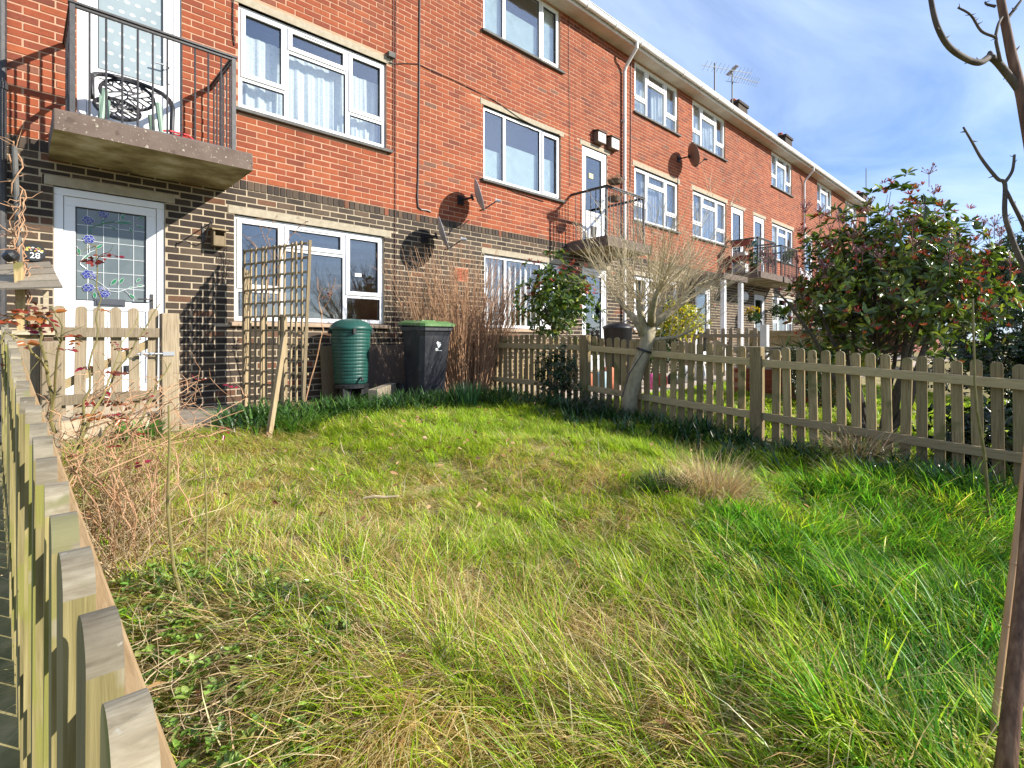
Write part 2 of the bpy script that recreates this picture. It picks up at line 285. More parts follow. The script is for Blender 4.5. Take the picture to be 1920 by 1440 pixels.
# ================================================================ the terrace
XL, XR, ZB, ZE = -.07, 30.6, -.95, 6.30
bld = thing('terraced_building', 'long red brick terrace with dark brick ground floor and white windows', 'building', (0, D, -.74))
FZ, GZT, SZ = (2.71, 3.91), (.222, 1.452), (5.15, 6.29)
WINS = [  # x0, x1, z0, z1, style, cloth
    (1.865, 3.797, 2.71, 3.91, 'five', 'net'), (5.597, 7.54, 2.68, 3.89, 'three', 'blind'), (5.597, 7.525, 5.15, 6.29, 'three', 'blind'),
    (10.05, 12.0, 5.15, 6.29, 'five', 'drape'), (12.74, 14.67, 5.15, 6.29, 'five', 'drape'), (18.15, 20.08, 5.15, 6.29, 'five', 'drape'),
    (22.92, 24.86, 5.15, 6.29, 'five', 'drape'), (26.85, 28.82, 5.15, 6.29, 'five', 'drape'),
    (10.05, 12.0, 2.71, 3.91, 'five', 'grey'), (12.75, 14.74, 2.71, 3.91, 'five', 'grey'), (18.21, 20.2, 2.71, 3.91, 'five', 'drape'),
    (22.95, 24.86, 2.71, 3.91, 'five', 'drape'), (26.85, 28.8, 2.71, 3.91, 'five', None),
    (1.822, 3.763, .222, 1.452, 'five', None), (5.62, 7.55, .20, 1.43, 'three', 'vertical'), (10.05, 12.0, .222, 1.452, 'five', 'grey'),
    (18.26, 20.24, .222, 1.452, 'five', 'drape'), (22.95, 24.86, .222, 1.452, 'five', None), (26.85, 28.8, .222, 1.452, 'five', None)]
DOORS = [(.424, 1.298, 1.875, 3.9), (8.188, 9.027, 1.875, 3.9), (15.08, 15.95, 1.875, 3.9), (16.69, 17.57, 1.875, 3.9), (21.38, 22.37, 1.875, 3.9),
         (.254, 1.147, -.62, 1.46), (8.19, 9.03, -.62, 1.46), (12.90, 13.77, -.62, 1.40), (16.74, 17.6, -.62, 1.43)]
OPEN = []
for w in WINS:
    OPEN.append((w[0], w[1], w[2] - .065, w[3])); OPEN.append((w[0] - .07, w[1] + .09, w[3], w[3] + .10)) if w[3] < 6 else None
for d in DOORS:
    OPEN.append(d); OPEN.append((d[0] - .08, d[1] + .08, d[3], d[3] + .10))
VENT = (W(852, 452)[0], W(878, 452)[0], .93, 1.14); OPEN.append(VENT)
# mortar bed with reveals
mb = MB(); MY = D + .0045
xs = sorted(set([XL + .004, XR - .004] + [o[i] for o in OPEN for i in (0, 1)])); zs = sorted(set([ZB, 1.81, ZE] + [o[i] for o in OPEN for i in (2, 3)]))
for i in range(len(xs) - 1):
    for j in range(len(zs) - 1):
        cx, cz = (xs[i] + xs[i + 1]) / 2, (zs[j] + zs[j + 1]) / 2
        if any(o[0] < cx < o[1] and o[2] < cz < o[3] for o in OPEN): continue
        mb.cur = 0 if cz > 1.81 else 1
        mb.face([(xs[i], MY, zs[j]), (xs[i + 1], MY, zs[j]), (xs[i + 1], MY, zs[j + 1]), (xs[i], MY, zs[j + 1])])
for o in OPEN:
    mb.cur = 0 if o[2] > 1.81 else 1
    a, b, c, d = o; y1 = D + .16
    mb.face([(a, MY, c), (a, MY, d), (a, y1, d), (a, y1, c)]); mb.face([(b, MY, c), (b, y1, c), (b, y1, d), (b, MY, d)])
    mb.face([(a, MY, d), (b, MY, d), (b, y1, d), (a, y1, d)]); mb.face([(a, MY, c), (a, y1, c), (b, y1, c), (b, MY, c)])
mb.cur = 0; YB = D + 8.2
mb.face([(XL, MY + .01, ZB), (XL, MY + .01, ZE), (XL, YB, ZE), (XL, YB, ZB)]); mb.face([(XR, MY + .01, ZB), (XR, YB, ZB), (XR, YB, ZE), (XR, MY + .01, ZE)])
mb.face([(XL, YB, ZB), (XL, YB, ZE), (XR, YB, ZE), (XR, YB, ZB)])
mb.build('wall', [m_mort_u, m_mort_l], bld)
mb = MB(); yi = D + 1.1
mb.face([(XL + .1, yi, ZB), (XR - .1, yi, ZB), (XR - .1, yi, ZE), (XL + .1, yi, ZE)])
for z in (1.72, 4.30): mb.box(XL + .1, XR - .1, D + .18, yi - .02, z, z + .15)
mb.build('dark_room_backing', m_int, bld)  # dark backing and floor slabs; the rooms' dimness is put into their colour
# bricks: each a solid with its own edges; the 300 that show largest are objects, the rest one mesh
bricks = []
def put_brick(x0, x1, z0, z1, kind):
    todo = [(x0, x1, z0, z1)]
    for o in OPEN:
        nxt = []
        for a, b, c, d in todo:
            if b <= o[0] + .004 or a >= o[1] - .004 or d <= o[2] + .008 or c >= o[3] - .008: nxt.append((a, b, c, d)); continue
            ov = (min(d, o[3]) - max(c, o[2])) / (d - c)
            if ov < .5:
                if c < o[2]: d = o[2] - .004
                else: c = o[3] + .004
                if d - c > .015: nxt.append((a, b, c, d))
                continue
            if a < o[0] - .03: nxt.append((a, o[0] - .003, c, d))
            if b > o[1] + .03: nxt.append((o[1] + .003, b, c, d))
        todo = nxt
    for t in todo: bricks.append((*t, kind))
def courses(za, zb, up, kind):
    k = 0; z = za
    while (z < zb) if up else (z > zb):
        z0, z1 = (z + .006, z + .069) if up else (z - .069, z - .006)
        if up and z1 > zb: break
        x = XL + (-.1125 if k % 2 else 0)
        while x < XR:
            j = rnd.uniform(-.002, .002)
            a, b = max(XL, x + .006 + j), min(XR, x + .219 + j)
            if b - a > .03: put_brick(a, b, z0 + rnd.uniform(-.001, .001), z1 + rnd.uniform(-.001, .001), kind)
            x += .225
        z += .075 if up else -.075; k += 1
courses(1.866, ZE, True, 0); courses(1.754, -.86, False, 1)
x = XL
while x < XR:
    put_brick(x + .004, x + .070, 1.757, 1.862, 2); x += .075
def score(b):
    cx, cz = (b[0] + b[1]) / 2, (b[2] + b[3]) / 2
    px, py = proj(cx, D, cz)
    if not (4 < px < 1915 and 4 < py < 1436): return 0
    if .214 < cx < 1.722 and 1.45 < cz < 1.9: return 0
    if b[4] == 1 and cz < .0 and (.1 < cx < 1.2): return 0
    q0, r0 = proj(b[0], D, b[2]); q1, r1 = proj(b[1], D, b[3]); return abs((q1 - q0) * (r1 - r0))
sc_ = sorted(range(len(bricks)), key=lambda i: -score(bricks[i])); single = set(sc_[:300])
rest = {0: MB(), 1: MB()}; cache = {}
for i, b in enumerate(bricks):
    x0, x1, z0, z1, kd = b; pr = rnd.uniform(-.0015, .002) - (.006 if kd == 2 else 0); y0 = D - pr * 0 + (-.006 if kd == 2 else rnd.uniform(-.002, .0015))
    if i in single:
        key = (round((x1 - x0) / .004), round((z1 - z0) / .002), kd)
        if key not in cache:
            m = MB(); w, h = (x1 - x0) / 2, (z1 - z0) / 2; c = .0022; yy = D + .012 - y0
            m.hexa([(-w, .012, -h), (w, .012, -h), (w, .012, h), (-w, .012, h)], [(-w, -.0, -h), (w, -.0, -h), (w, -.0, h), (-w, -.0, h)][0:0] or [(-w + c, -.0, -h + c), (w - c, -.0, -h + c), (w - c, -.0, h - c), (-w + c, -.0, h - c)])
            cache[key] = m.mesh('brick', m_red_i if kd == 0 else m_dark_i)
        link('brick', cache[key], bld, (Vector(((x0 + x1) / 2, y0, (z0 + z1) / 2)) - Vector(bld.location)))
    else:
        m = rest[0 if kd == 0 else 1]; t = rnd.random(); c = .002; y1 = D + .014
        m.faces([(x0, y1, z0), (x1, y1, z0), (x1, y1, z1), (x0, y1, z1), (x0 + c, y0, z0 + c), (x1 - c, y0, z0 + c), (x1 - c, y0, z1 - c), (x0 + c, y0, z1 - c)],
                [(4, 5, 6, 7), (0, 1, 5, 4), (1, 2, 6, 5), (2, 3, 7, 6), (3, 0, 4, 7)], (t, t, t, 1))
tagit(rest[0].build('upper_brickwork', m_red, bld), kind='stuff'); tagit(rest[1].build('lower_brickwork', m_dark, bld), kind='stuff')
# roof, soffit, fascia, gutter, downpipes
mb = MB(); ye, yr = D - .30, D + 4.1; zf = 6.47; zr = 6.47 + .66 * (yr - ye)
A = [(XL - .3, ye, zf), (XR + .3, ye, zf), (XR + .3, YB + .3, zf), (XL - .3, YB + .3, zf)]; r0, r1 = (XL + 3.2, yr, zr), (XR - 4.2, yr, zr)
mb.face([A[0], A[1], r1, r0]); mb.face([A[1], A[2], r1]); mb.face([A[2], A[3], r0, r1]); mb.face([A[3], A[0], r0])
mb.build('roof', m_tile, bld)
mb = MB(); mb.box(XL - .3, XR + .3, D - .285, D + .05, 6.302, 6.32); mb.box(XR + .02, XR + .28, D + .055, YB, 6.302, 6.32); mb.build('soffit', m_soffit, bld)
mb = MB(); mb.box(XL - .3, XR + .32, D - .31, D - .287, 6.285, 6.465); mb.box(XR + .285, XR + .31, D - .285, YB, 6.285, 6.465); mb.build('fascia_board', m_upvc_d, bld)
mb = MB(); n = 9; gy, gzz = D - .368, 6.425
prof = [(gy + .055 * math.cos(a), gzz + .10 * math.sin(a)) for a in [math.pi + math.pi * i / n for i in range(n + 1)]]
for k in range(n):
    (ya, za), (yb, zb) = prof[k], prof[k + 1]
    mb.face([(XL - .3, ya, za), (XL - .3, yb, zb), (XR + .35, yb, zb), (XR + .35, ya, za)]); mb.face([(XL - .3, ya * .94 + gy * .06, za + .006), (XR + .35, ya * .94 + gy * .06, za + .006), (XR + .35, yb * .94 + gy * .06, zb + .006), (XL - .3, yb * .94 + gy * .06, zb + .006)])
mb.box(XL - .3, XR + .35, gy - .062, gy - .050, gzz - .012, gzz + .012)
gut = mb.build('gutter', m_gut, bld, smooth=True)
cm = MB()
for k in range(n):
    (ya, za), (yb, zb) = prof[k], prof[k + 1]; s = 1.13
    q = lambda y, z: (gy + (y - gy) * s, gzz + (z - gzz) * s)
    (ya, za), (yb, zb) = q(ya, za), q(yb, zb)
    cm.face([(-.03, ya - D, za), (-.03, yb - D, zb), (.03, yb - D, zb), (.03, ya - D, za)])
cmesh = cm.mesh('gutter_clip', m_gut)
for x in np.arange(4.2, XR, .92): link('gutter_clip', cmesh, gut, Vector((x, D, 0)) - worldloc(gut))
def downpipe(x, zbot, mat, swan=True, r=.036):
    mb = MB()
    if swan: pts = [(x, gy, 6.33), (x, gy, 6.22), (x, D - .25, 6.10), (x, D - .10, 5.93), (x, D - .06, 5.82), (x, D - .06, 5.6), (x, D - .06, zbot)]
    else: pts = [(x, D - .06, 6.30), (x, D - .06, zbot)]
    mb.tube(pts, r, 12)
    for z in np.arange(zbot + .5, 5.7, 1.25): mb.lathe([(r + .001, -.03), (r + .009, -.03), (r + .009, .03), (r + .001, .03)], (x, D - .06, z), 12); mb.box(x - .05, x + .05, D - .022, D - .004, z - .018, z + .018)
    return mb.build('downpipe', mat, bld, smooth=False)
downpipe(9.57, -.74, m_gut); downpipe(21.2, -.7, m_gut); downpipe(XL - .04, -.74, m_iron, False, .05)
for (s_, off, h) in ((24.6, 3.0, 10.5), (33 - 4.0, 3.0, 10.6), (45, 3, 10.4)):
    pass
mb = MB()
def chimney(px, py_top, off, w=.9, d=.65):
    k = (D + off) / D; x = k * (13424 / (1983 - px) - 6.878); z = k * (HOR - py_top) * 9.5 / (1983 - px); y = D + off
    b = MB(); zb = 6.47 + .66 * (off + .3) - .5
    b.box(x - w / 2, x + w / 2, y - d / 2, y + d / 2, zb, z - .20, (.5, .5, .5, 1)); b.box(x - w / 2 - .05, x + w / 2 + .05, y - d / 2 - .05, y + d / 2 + .05, z - .197, z - .09, (.2, .2, .2, 1))
    c = b.build('chimney', m_dark, bld)
    for q in (-.25, .25):
        t = MB(); t.lathe([(.11, z - .10), (.10, z + .02), (.125, z + .05), (.125, z + .09), (.09, z + .09)], (x + q * w, y, 0), 10); t.build('chimney_pot', m_terra, c)
chimney(1379, 194, 3.0); chimney(1466, 256, 3.0); chimney(1611, 362, 3.0)
# lintels and sills are sub-parts of their window or door
def lintel(x0, x1, z, parent, mat=m_conc):
    m = MB(); m.box(x0 - .068, x1 + .088, D - .004, D + .12, z + .003, z + .097); m.build('lintel', mat, parent, bevel=.004)
yf = D + .045
def bars(m, x0, x1, z0, z1, w, y0, y1):
    m.box(x0, x1, y0, y1, z0, z0 + w); m.box(x0, x1, y0, y1, z1 - w, z1); m.box(x0, x0 + w, y0, y1, z0 + w, z1 - w); m.box(x1 - w, x1, y0, y1, z0 + w, z1 - w)
glass_n = 0
def pane(x0, x1, z0, z1, parent, y=None, mat=None):
    m = MB(); y = y or yf + .022
    m.box(x0, x1, y, y + .008, z0, z1); return m.build('pane', mat or m_glass, parent)
def window(x0, x1, z0, z1, style, cloth):
    W_, H_ = x1 - x0, z1 - z0; f = .048; m = MB(); lights = []           # lights: x0,x1,z0,z1, opening sash?
    near = x0 < 9
    bars(m, x0 + .003, x1 - .003, z0 + .003, z1 - .003, f, yf, yf + .06)
    if style == 'five':
        a, b = x0 + .29 * W_, x0 + .705 * W_; zt, zc = z0 + .30 * H_, z0 + .735 * H_
        for q in (a, b): m.box(q - .028, q + .028, yf + .001, yf + .058, z0 + f, z1 - f)
        m.box(x0 + f, a - .028, yf + .002, yf + .057, zt - .026, zt + .026); m.box(b + .028, x1 - f, yf + .002, yf + .057, zt - .026, zt + .026)
        m.box(a + .028, b - .028, yf + .002, yf + .057, zc - .026, zc + .026)
        lights = [(x0 + f, a - .028, zt + .026, z1 - f, 1), (x0 + f, a - .028, z0 + f, zt - .026, 0), (a + .028, b - .028, zc + .026, z1 - f, 1),
                  (a + .028, b - .028, z0 + f, zc - .026, 0), (b + .028, x1 - f, zt + .026, z1 - f, 1), (b + .028, x1 - f, z0 + f, zt - .026, 0)]
    else:
        a, b = x0 + .262 * W_, x0 + .735 * W_
        for q in (a, b): m.box(q - .028, q + .028, yf + .001, yf + .058, z0 + f, z1 - f)
        lights = [(x0 + f, a - .028, z0 + f, z1 - f, 0), (a + .028, b - .028, z0 + f, z1 - f, 0), (b + .028, x1 - f, z0 + f, z1 - f, 1)]
    w = m.build('window', m_upvc, bld)
    g = MB()
    for (a, b, c, d, op) in lights:
        if op:
            s = MB(); bars(s, a - .014, b + .014, c - .014, d + .014, .052, yf - .016, yf + .03)
            s.build('sash', m_upvc, w, bevel=.004 if near else 0)
            q = .037
            if near: bars(g, a + q, b - q, c + q, d - q, .006, yf + .006, yf + .03)
        else:
            q = .0
            if near: bars(g, a, b, c, d, .008, yf + .012, yf + .04)
        pane(a + q, b - q, c + q, d - q, w, mat=m_glass2 if z0 > 2 else m_glass)
    if near: g.build('gasket', m_gasket, w)
    if style == 'five' and near:
        a, b = x0 + .40 * W_, x0 + .62 * W_; t = MB(); t.box(a, b, yf - .030, yf - .017, z1 - .062, z1 - .046); t.build('trickle_vent', m_upvc, w)
    if z1 < 6: lintel(x0, x1, z1, w, m_conc)
    s = MB(); up = z0 > 2
    s.hexa([(x0 - .05, D - .055, z0 - .062), (x1 + .07, D - .055, z0 - .062), (x1 + .07, D + .10, z0 - .062), (x0 - .05, D + .10, z0 - .062)],
           [(x0 - .05, D - .055, z0 - .022), (x1 + .07, D - .055, z0 - .022), (x1 + .07, D + .10, z0 - .001), (x0 - .05, D + .10, z0 - .001)])
    s.build('sill', m_sill if up else m_sill_t, w, bevel=.004)
    return w
windows = [window(*w) for w in WINS]
# curtains and blinds hanging inside
def cloth(x0, x1, z0, z1, waves, amp, label, cat='curtain', mat=m_curt, name='net_curtain', pleat=False, y=None):
    m = MB(); y = y or D + .20; ph = rnd.random() * 6
    if pleat:
        n = int((z1 - z0) / .022)
        for i in range(n):
            za, zb = z0 + (z1 - z0) * i / n, z0 + (z1 - z0) * (i + 1) / n; zm = (za + zb) / 2
            m.face([(x0, y, za), (x1, y, za), (x1, y - .012, zm), (x0, y - .012, zm)]); m.face([(x0, y - .012, zm), (x1, y - .012, zm), (x1, y, zb), (x0, y, zb)])
    else:
        n = max(24, int(waves * 8)); nz = 6
        X = [x0 + (x1 - x0) * i / n for i in range(n + 1)]
        fy = lambda u, v: y + amp * (.35 + .65 * v) * (math.sin(u * waves * 6.283 + ph) + .5 * math.sin(u * waves * 2.3 * 6.283 + ph * 2) + .4 * math.sin(u * 17 + v * 3))
        for i in range(n):
            for j in range(nz):
                u0, u1, v0, v1 = i / n, (i + 1) / n, 1 - j / nz, 1 - (j + 1) / nz
                m.face([(X[i], fy(u0, v0), z0 + (z1 - z0) * j / nz), (X[i + 1], fy(u1, v0), z0 + (z1 - z0) * j / nz), (X[i + 1], fy(u1, v1), z0 + (z1 - z0) * (j + 1) / nz), (X[i], fy(u0, v1), z0 + (z1 - z0) * (j + 1) / nz)])
    return tagit(m.build(name, mat, None, smooth=not pleat, loc=(x0, y, z0)), label, cat)
w = WINS[0]; tagit(cloth(w[0] + .03, w[1] - .03, w[2] + .03, w[3] - .24, 12, .022, 'white lace net curtain inside the window next to the near balcony'), group='curtains behind the upstairs windows')
cl = ['in the top-floor window just beyond the white downpipe', 'in the top-floor window above the brown dish', 'in the top-floor window before the second downpipe', 'in the top-floor window just past the second downpipe', 'in the last top-floor window of the terrace']
for w, t in zip(WINS[3:8], cl):
    tagit(cloth(w[0] + .05, w[0] + .70, w[2] + .03, w[3] - .05, 4, .03, 'first pale drape ' + t, name='drape'), group='curtains behind the upstairs windows')
    tagit(cloth(w[1] - .95, w[1] - .05, w[2] + .03, w[3] - .05, 5, .03, 'second wider pale drape ' + t, name='drape'), group='curtains behind the upstairs windows')
m_greycloth = M('grey_voile', [(.3, (.33, .34, .38)), (.7, (.45, .46, .50))], 12, rough=.9)
for i, t in ((8, 'grey voile curtain in the window beyond the middle balcony'), (9, 'grey voile curtain in the window before the pair of balconies'), (15, 'grey voile curtain in the ground floor window behind the pollarded tree')):
    w = WINS[i]; cloth(w[0] + .03, w[1] - .03, w[2] + .03, w[3] - .08, 14, .02, t, mat=m_greycloth, name='voile_curtain')
for i, t in ((10, 'pale drape in the window beside the far balcony'), (11, 'pale drape in the window under the far round dish'), (16, 'pale drape in the small window beside the hanging baskets')):
    w = WINS[i]; cloth(w[0] + .05, w[0] + 1.1, w[2] + .03, w[3] - .05, 7, .03, t, name='drape')
for i, zt, t in ((1, 3.42, 'pleated blind half lowered in the first-floor window'), (2, 6.25, 'pleated blind fully drawn in the top-floor window')):
    w = WINS[i]; a, b = w[0] + .262 * 1.94, w[0] + .735 * 1.94
    for (p, q, z, u) in ((w[0] + .06, a - .03, zt - (.02 if i == 2 else .18), 'narrow near'), (a + .03, b - .03, zt - (.45 if i == 2 else .0), 'wide middle'), (b + .03, w[1] - .06, zt, 'narrow far')):
        tagit(cloth(p, q, w[2] + .05, z, 0, 0, u + ' ' + t, 'blind', m_blind, 'pleated_blind', True, D + .14), group='pleated blinds behind three-light windows')
w = WINS[14]; m_bl2 = M('white_vertical_slat', [(.86, .87, .90)], 5, rough=.7)
vb = thing('vertical_blind', 'white vertical slat blind in the ground floor window behind the brown shrub', 'blind', (w[0], D + .2, w[3]))
sm = MB(); sm.box(-.068, .068, -.003, .003, -1.14, 0); sme = sm.mesh('slat', m_bl2)
for i in range(14): link('slat', sme, vb, (.09 + i * .135, 0, -.04), (0, 0, .55 + rnd.uniform(-.15, .15)))
mb = MB(); mb.box(w[0] + .03, w[1] - .03, D + .17, D + .23, w[3] - .04, w[3] - .005); mb.build('head_rail', m_upvc, vb)
# sticker on the ground floor pane
mb = MB(); s0 = W(670, 530)[0]; s1 = W(682, 530)[0]; mb.box(s0, s1, yf + .017, yf + .0215, .865, .91, (.9, .9, .9, 1)); mb.box(s0 + .01, s1 - .01, yf + .015, yf + .0165, .88, .90, (.35, .35, .36, 1)); tagit(mb.build('sticker', m_paint, None, loc=(s0, yf, .865)), 'small white sticker on the right-hand pane of the ground floor window', 'sticker')

# doors
m_frost = M('frosted_glass', [(.3, (.085, .105, .11)), (.55, (.13, .155, .155)), (.75, (.18, .205, .20))], 2.2, 5, rough=.16, spec=.6)
m_frostb = M('pale_frosted_glass', [(.3, (.20, .25, .265)), (.7, (.30, .35, .36))], 1.8, 4, rough=.2, spec=.6)
m_blue = M('cobalt_glass', [(.3, (.008, .012, .12)), (.7, (.02, .035, .26))], 30, rough=.25, spec=.6)
m_green = M('green_glass', [(.3, (.004, .09, .035)), (.7, (.015, .19, .07))], 25, rough=.25, spec=.6)
m_lead = M('pale_leading', [(.55, .57, .56)], rough=.35, metal=.2)
def door(x0, x1, z0, z1, kind):
    m = MB(); f = .07; bars(m, x0 + .002, x1 - .002, z0 + .002, z1 - .002, f, yf - .02, yf + .06); frm = m.build('door', m_upvc, bld, bevel=.004 if x0 < 9 else 0)
    a, b, c, d = x0 + f + .006, x1 - f - .006, z0 + f + .006, z1 - f - .006
    zp = {'rose': (z0 + 1.005, z1 - .155), 'dots': (z0 + .83, z1 - .19), 'sky': (z0 + .75, z1 - .16), 'full': (z0 + .3, z1 - .16)}[kind]
    st = .085; m = MB()
    bars(m, a, b, c, d, st, yf - .008, yf + .05)
    m.box(a + st, b - st, yf - .006, yf + .048, zp[0] - .09, zp[0]);
    if d - st - zp[1] > .01: m.box(a + st, b - st, yf - .006, yf + .048, zp[1], d - st)
    m.box(a + st, b - st, yf + .008, yf + .03, c + st, zp[0] - .09)
    if kind in ('rose', 'dots'):                # raised mouldings on the lower panel
        mid = (a + b) / 2; zt, zb = zp[0] - .13, c + st + .05
        for (p, q) in ((a + st + .03, mid - .02), (mid + .02, b - st - .03)):
            bars(m, p, q, zb, zt, .016, yf + .001, yf + .009)
    leaf = m.build('door_leaf', m_upvc, frm, bevel=.003 if x0 < 9 else 0)
    g = MB(); bars(g, a + st, b - st, zp[0], min(zp[1], d - st), .01, yf + .0, yf + .02); g.build('gasket', m_gasket, frm)
    pa = (a + st, b - st, zp[0], min(zp[1], d - st))
    pane(*pa, frm, yf + .014, {'rose': m_frost, 'dots': m_frostb, 'sky': m_glass2, 'full': m_glass2}[kind])
    h = MB(); hx = b - st * .45; hz = z0 + 1.0
    h.box(hx - .014, hx + .014, yf - .020, yf - .009, hz - .13, hz + .10); h.tube([(hx, yf - .02, hz + .04), (hx, yf - .055, hz + .04), (hx - .05, yf - .06, hz + .042), (hx - .13, yf - .058, hz + .038)], .008, 8)
    h.build('handle', m_steel if kind != 'rose' else m_iron, frm)
    lintel(x0, x1, z1, frm, m_conc)
    return frm, pa
DK = ['dots', 'sky', 'full', 'full', 'sky', 'rose', 'full', 'full', 'full']
dobj = [door(*d, k) for d, k in zip(DOORS, DK)]
# front door: leaded light with blue roses, letter plate
fd, pa = dobj[5]; yg = yf + .0132
def gp(px, py):                             # pixel on the pane (enlarged crop coordinates) -> x, z
    x, y, z = W(90 + px * 240 / 1329, 340 + py * 240 / 1329, -.06); return x, z
ld = MB()
for px in (410, 578, 735, 890):
    x, _ = gp(px, 700); ld.box(x - .0026, x + .0026, yg - .004, yg, pa[2] + .012, pa[3] - .012)
for k in range(1, 6):
    z = pa[2] + (pa[3] - pa[2]) * (k / 6.0 - .02); ld.box(pa[0] + .012, pa[1] - .012, yg - .0036, yg, z - .0026, z + .0026)
ld.build('leading', m_lead, fd)
def petal_ring(cx, cz, r, n=6):
    m = MB()
    for k in range(n + 1):
        a = 2 * math.pi * k / n + rnd.uniform(-.2, .2); px, pz = cx + r * .55 * math.cos(a), cz + r * .5 * math.sin(a); rr = r * rnd.uniform(.42, .55); yy = yg - .008 - .001 * (k % 3)
        if k == n: px, pz, rr, yy = cx, cz, r * .36, yg - .0125
        pts = [(px + rr * math.cos(t) * 1.05, yy, pz + rr * .85 * math.sin(t)) for t in [2 * math.pi * i / 9 for i in range(9)]]
        m.cur = 0; m.face(pts); m.cur = 1; m.tube(pts + [pts[0]], .0015, 4, cap=False)
    m.build('glass_rose', [m_blue, m_lead], fd)
for px, py, r in ((415, 408, .047), (580, 340, .045), (425, 600, .046), (420, 965, .047), (470, 985, .034), (420, 1105, .045), (585, 1165, .046), (555, 1120, .028)):
    petal_ring(*gp(px, py), r)
def gleaf(px0, py0, px1, py1, wd):
    (x0, z0), (x1, z1) = gp(px0, py0), gp(px1, py1); a = Vector((x0, 0, z0)); b = Vector((x1, 0, z1)); d = b - a; nrm = Vector((-d.z, 0, d.x)).normalized() * wd; m = MB()
    pts = [a + d * t + nrm * (math.sin(math.pi * t) ** .8) for t in (0, .2, .45, .7, 1)] + [a + d * t - nrm * (math.sin(math.pi * t) ** .8) for t in (.8, .55, .25)]
    pts = [(p.x, yg - .007, p.z) for p in pts]
    ar = sum(pts[i][0] * pts[(i + 1) % 8][2] - pts[(i + 1) % 8][0] * pts[i][2] for i in range(8))
    m.face(pts if ar > 0 else list(reversed(pts))); m.cur = 1; m.tube(pts + [pts[0]], .002, 4, cap=False); m.build('glass_leaf', [m_green, m_lead], fd)
for t in ((690, 425, 890, 435, .018), (755, 400, 800, 335, .014), (640, 460, 715, 505, .011), (845, 485, 880, 540, .012), (920, 390, 1005, 370, .011), (915, 455, 1005, 490, .012),
          (310, 690, 335, 770, .014), (350, 815, 430, 760, .012), (490, 705, 575, 655, .013), (480, 1145, 490, 1220, .015), (650, 1080, 720, 1010, .016), (735, 1070, 790, 1000, .014),
          (915, 1050, 960, 1005, .012), (920, 1090, 1000, 1085, .013), (830, 1120, 890, 1095, .010), (840, 1170, 905, 1220, .014)): gleaf(*t)
def stem(pts, r=.004, mat=m_lead):
    m = MB(); m.tube([(gp(*p)[0], yg - .005, gp(*p)[1]) for p in pts], r, 4); m.build('glass_stem', mat, fd)
stem([(440, 545), (440, 480), (530, 455), (600, 430), (700, 418)], .006, m_green); stem([(560, 440), (585, 395)], .006, m_green)
for q in ([(425, 650), (435, 740), (345, 820), (335, 860), (395, 905)], [(470, 1010), (560, 1070), (650, 1140), (730, 1150), (830, 1115), (1000, 1085)], [(800, 1135), (850, 1180)], [(430, 740), (500, 710)], [(290, 660), (310, 690)], [(420, 1010), (420, 1060)]): stem(q)
mb = MB(); x0, x1 = W(177, 570, -.04)[0], W(235, 576, -.04)[0]; mb.box(x0, x1, yf - .018, yf - .009, .335, .41); mb.box(x0 + .02, x1 - .02, yf - .026, yf - .0185, .35, .395); mb.build('letter_plate', M('grey_letter_plate', [(.06, .065, .075)], rough=.4), fd, bevel=.003)
mb = MB(); mb.box(.20, 1.2, D - .12, D + .02, -.80, -.625); mb.build('door_step', m_conc, fd)
# dots frosted on the balcony door pane
bd, pb = dobj[0]; mb = MB()
for r in range(9):
    for c in range(6):
        cx, cz = pb[0] + .06 + c * .09 + (r % 2) * .045, pb[2] + .08 + r * .115; rr = .026
        if cx > pb[1] - .03 or cz > pb[3] - .03: continue
        mb.face([(cx + rr * math.cos(t), yf + .0125, cz + rr * .7 * math.sin(t)) for t in [2 * math.pi * i / 8 for i in range(8)]])
tagit(mb.build('frosted_dot_pattern', M('etched_dot', [(.42, .48, .48)], rough=.5), bd), kind='stuff')
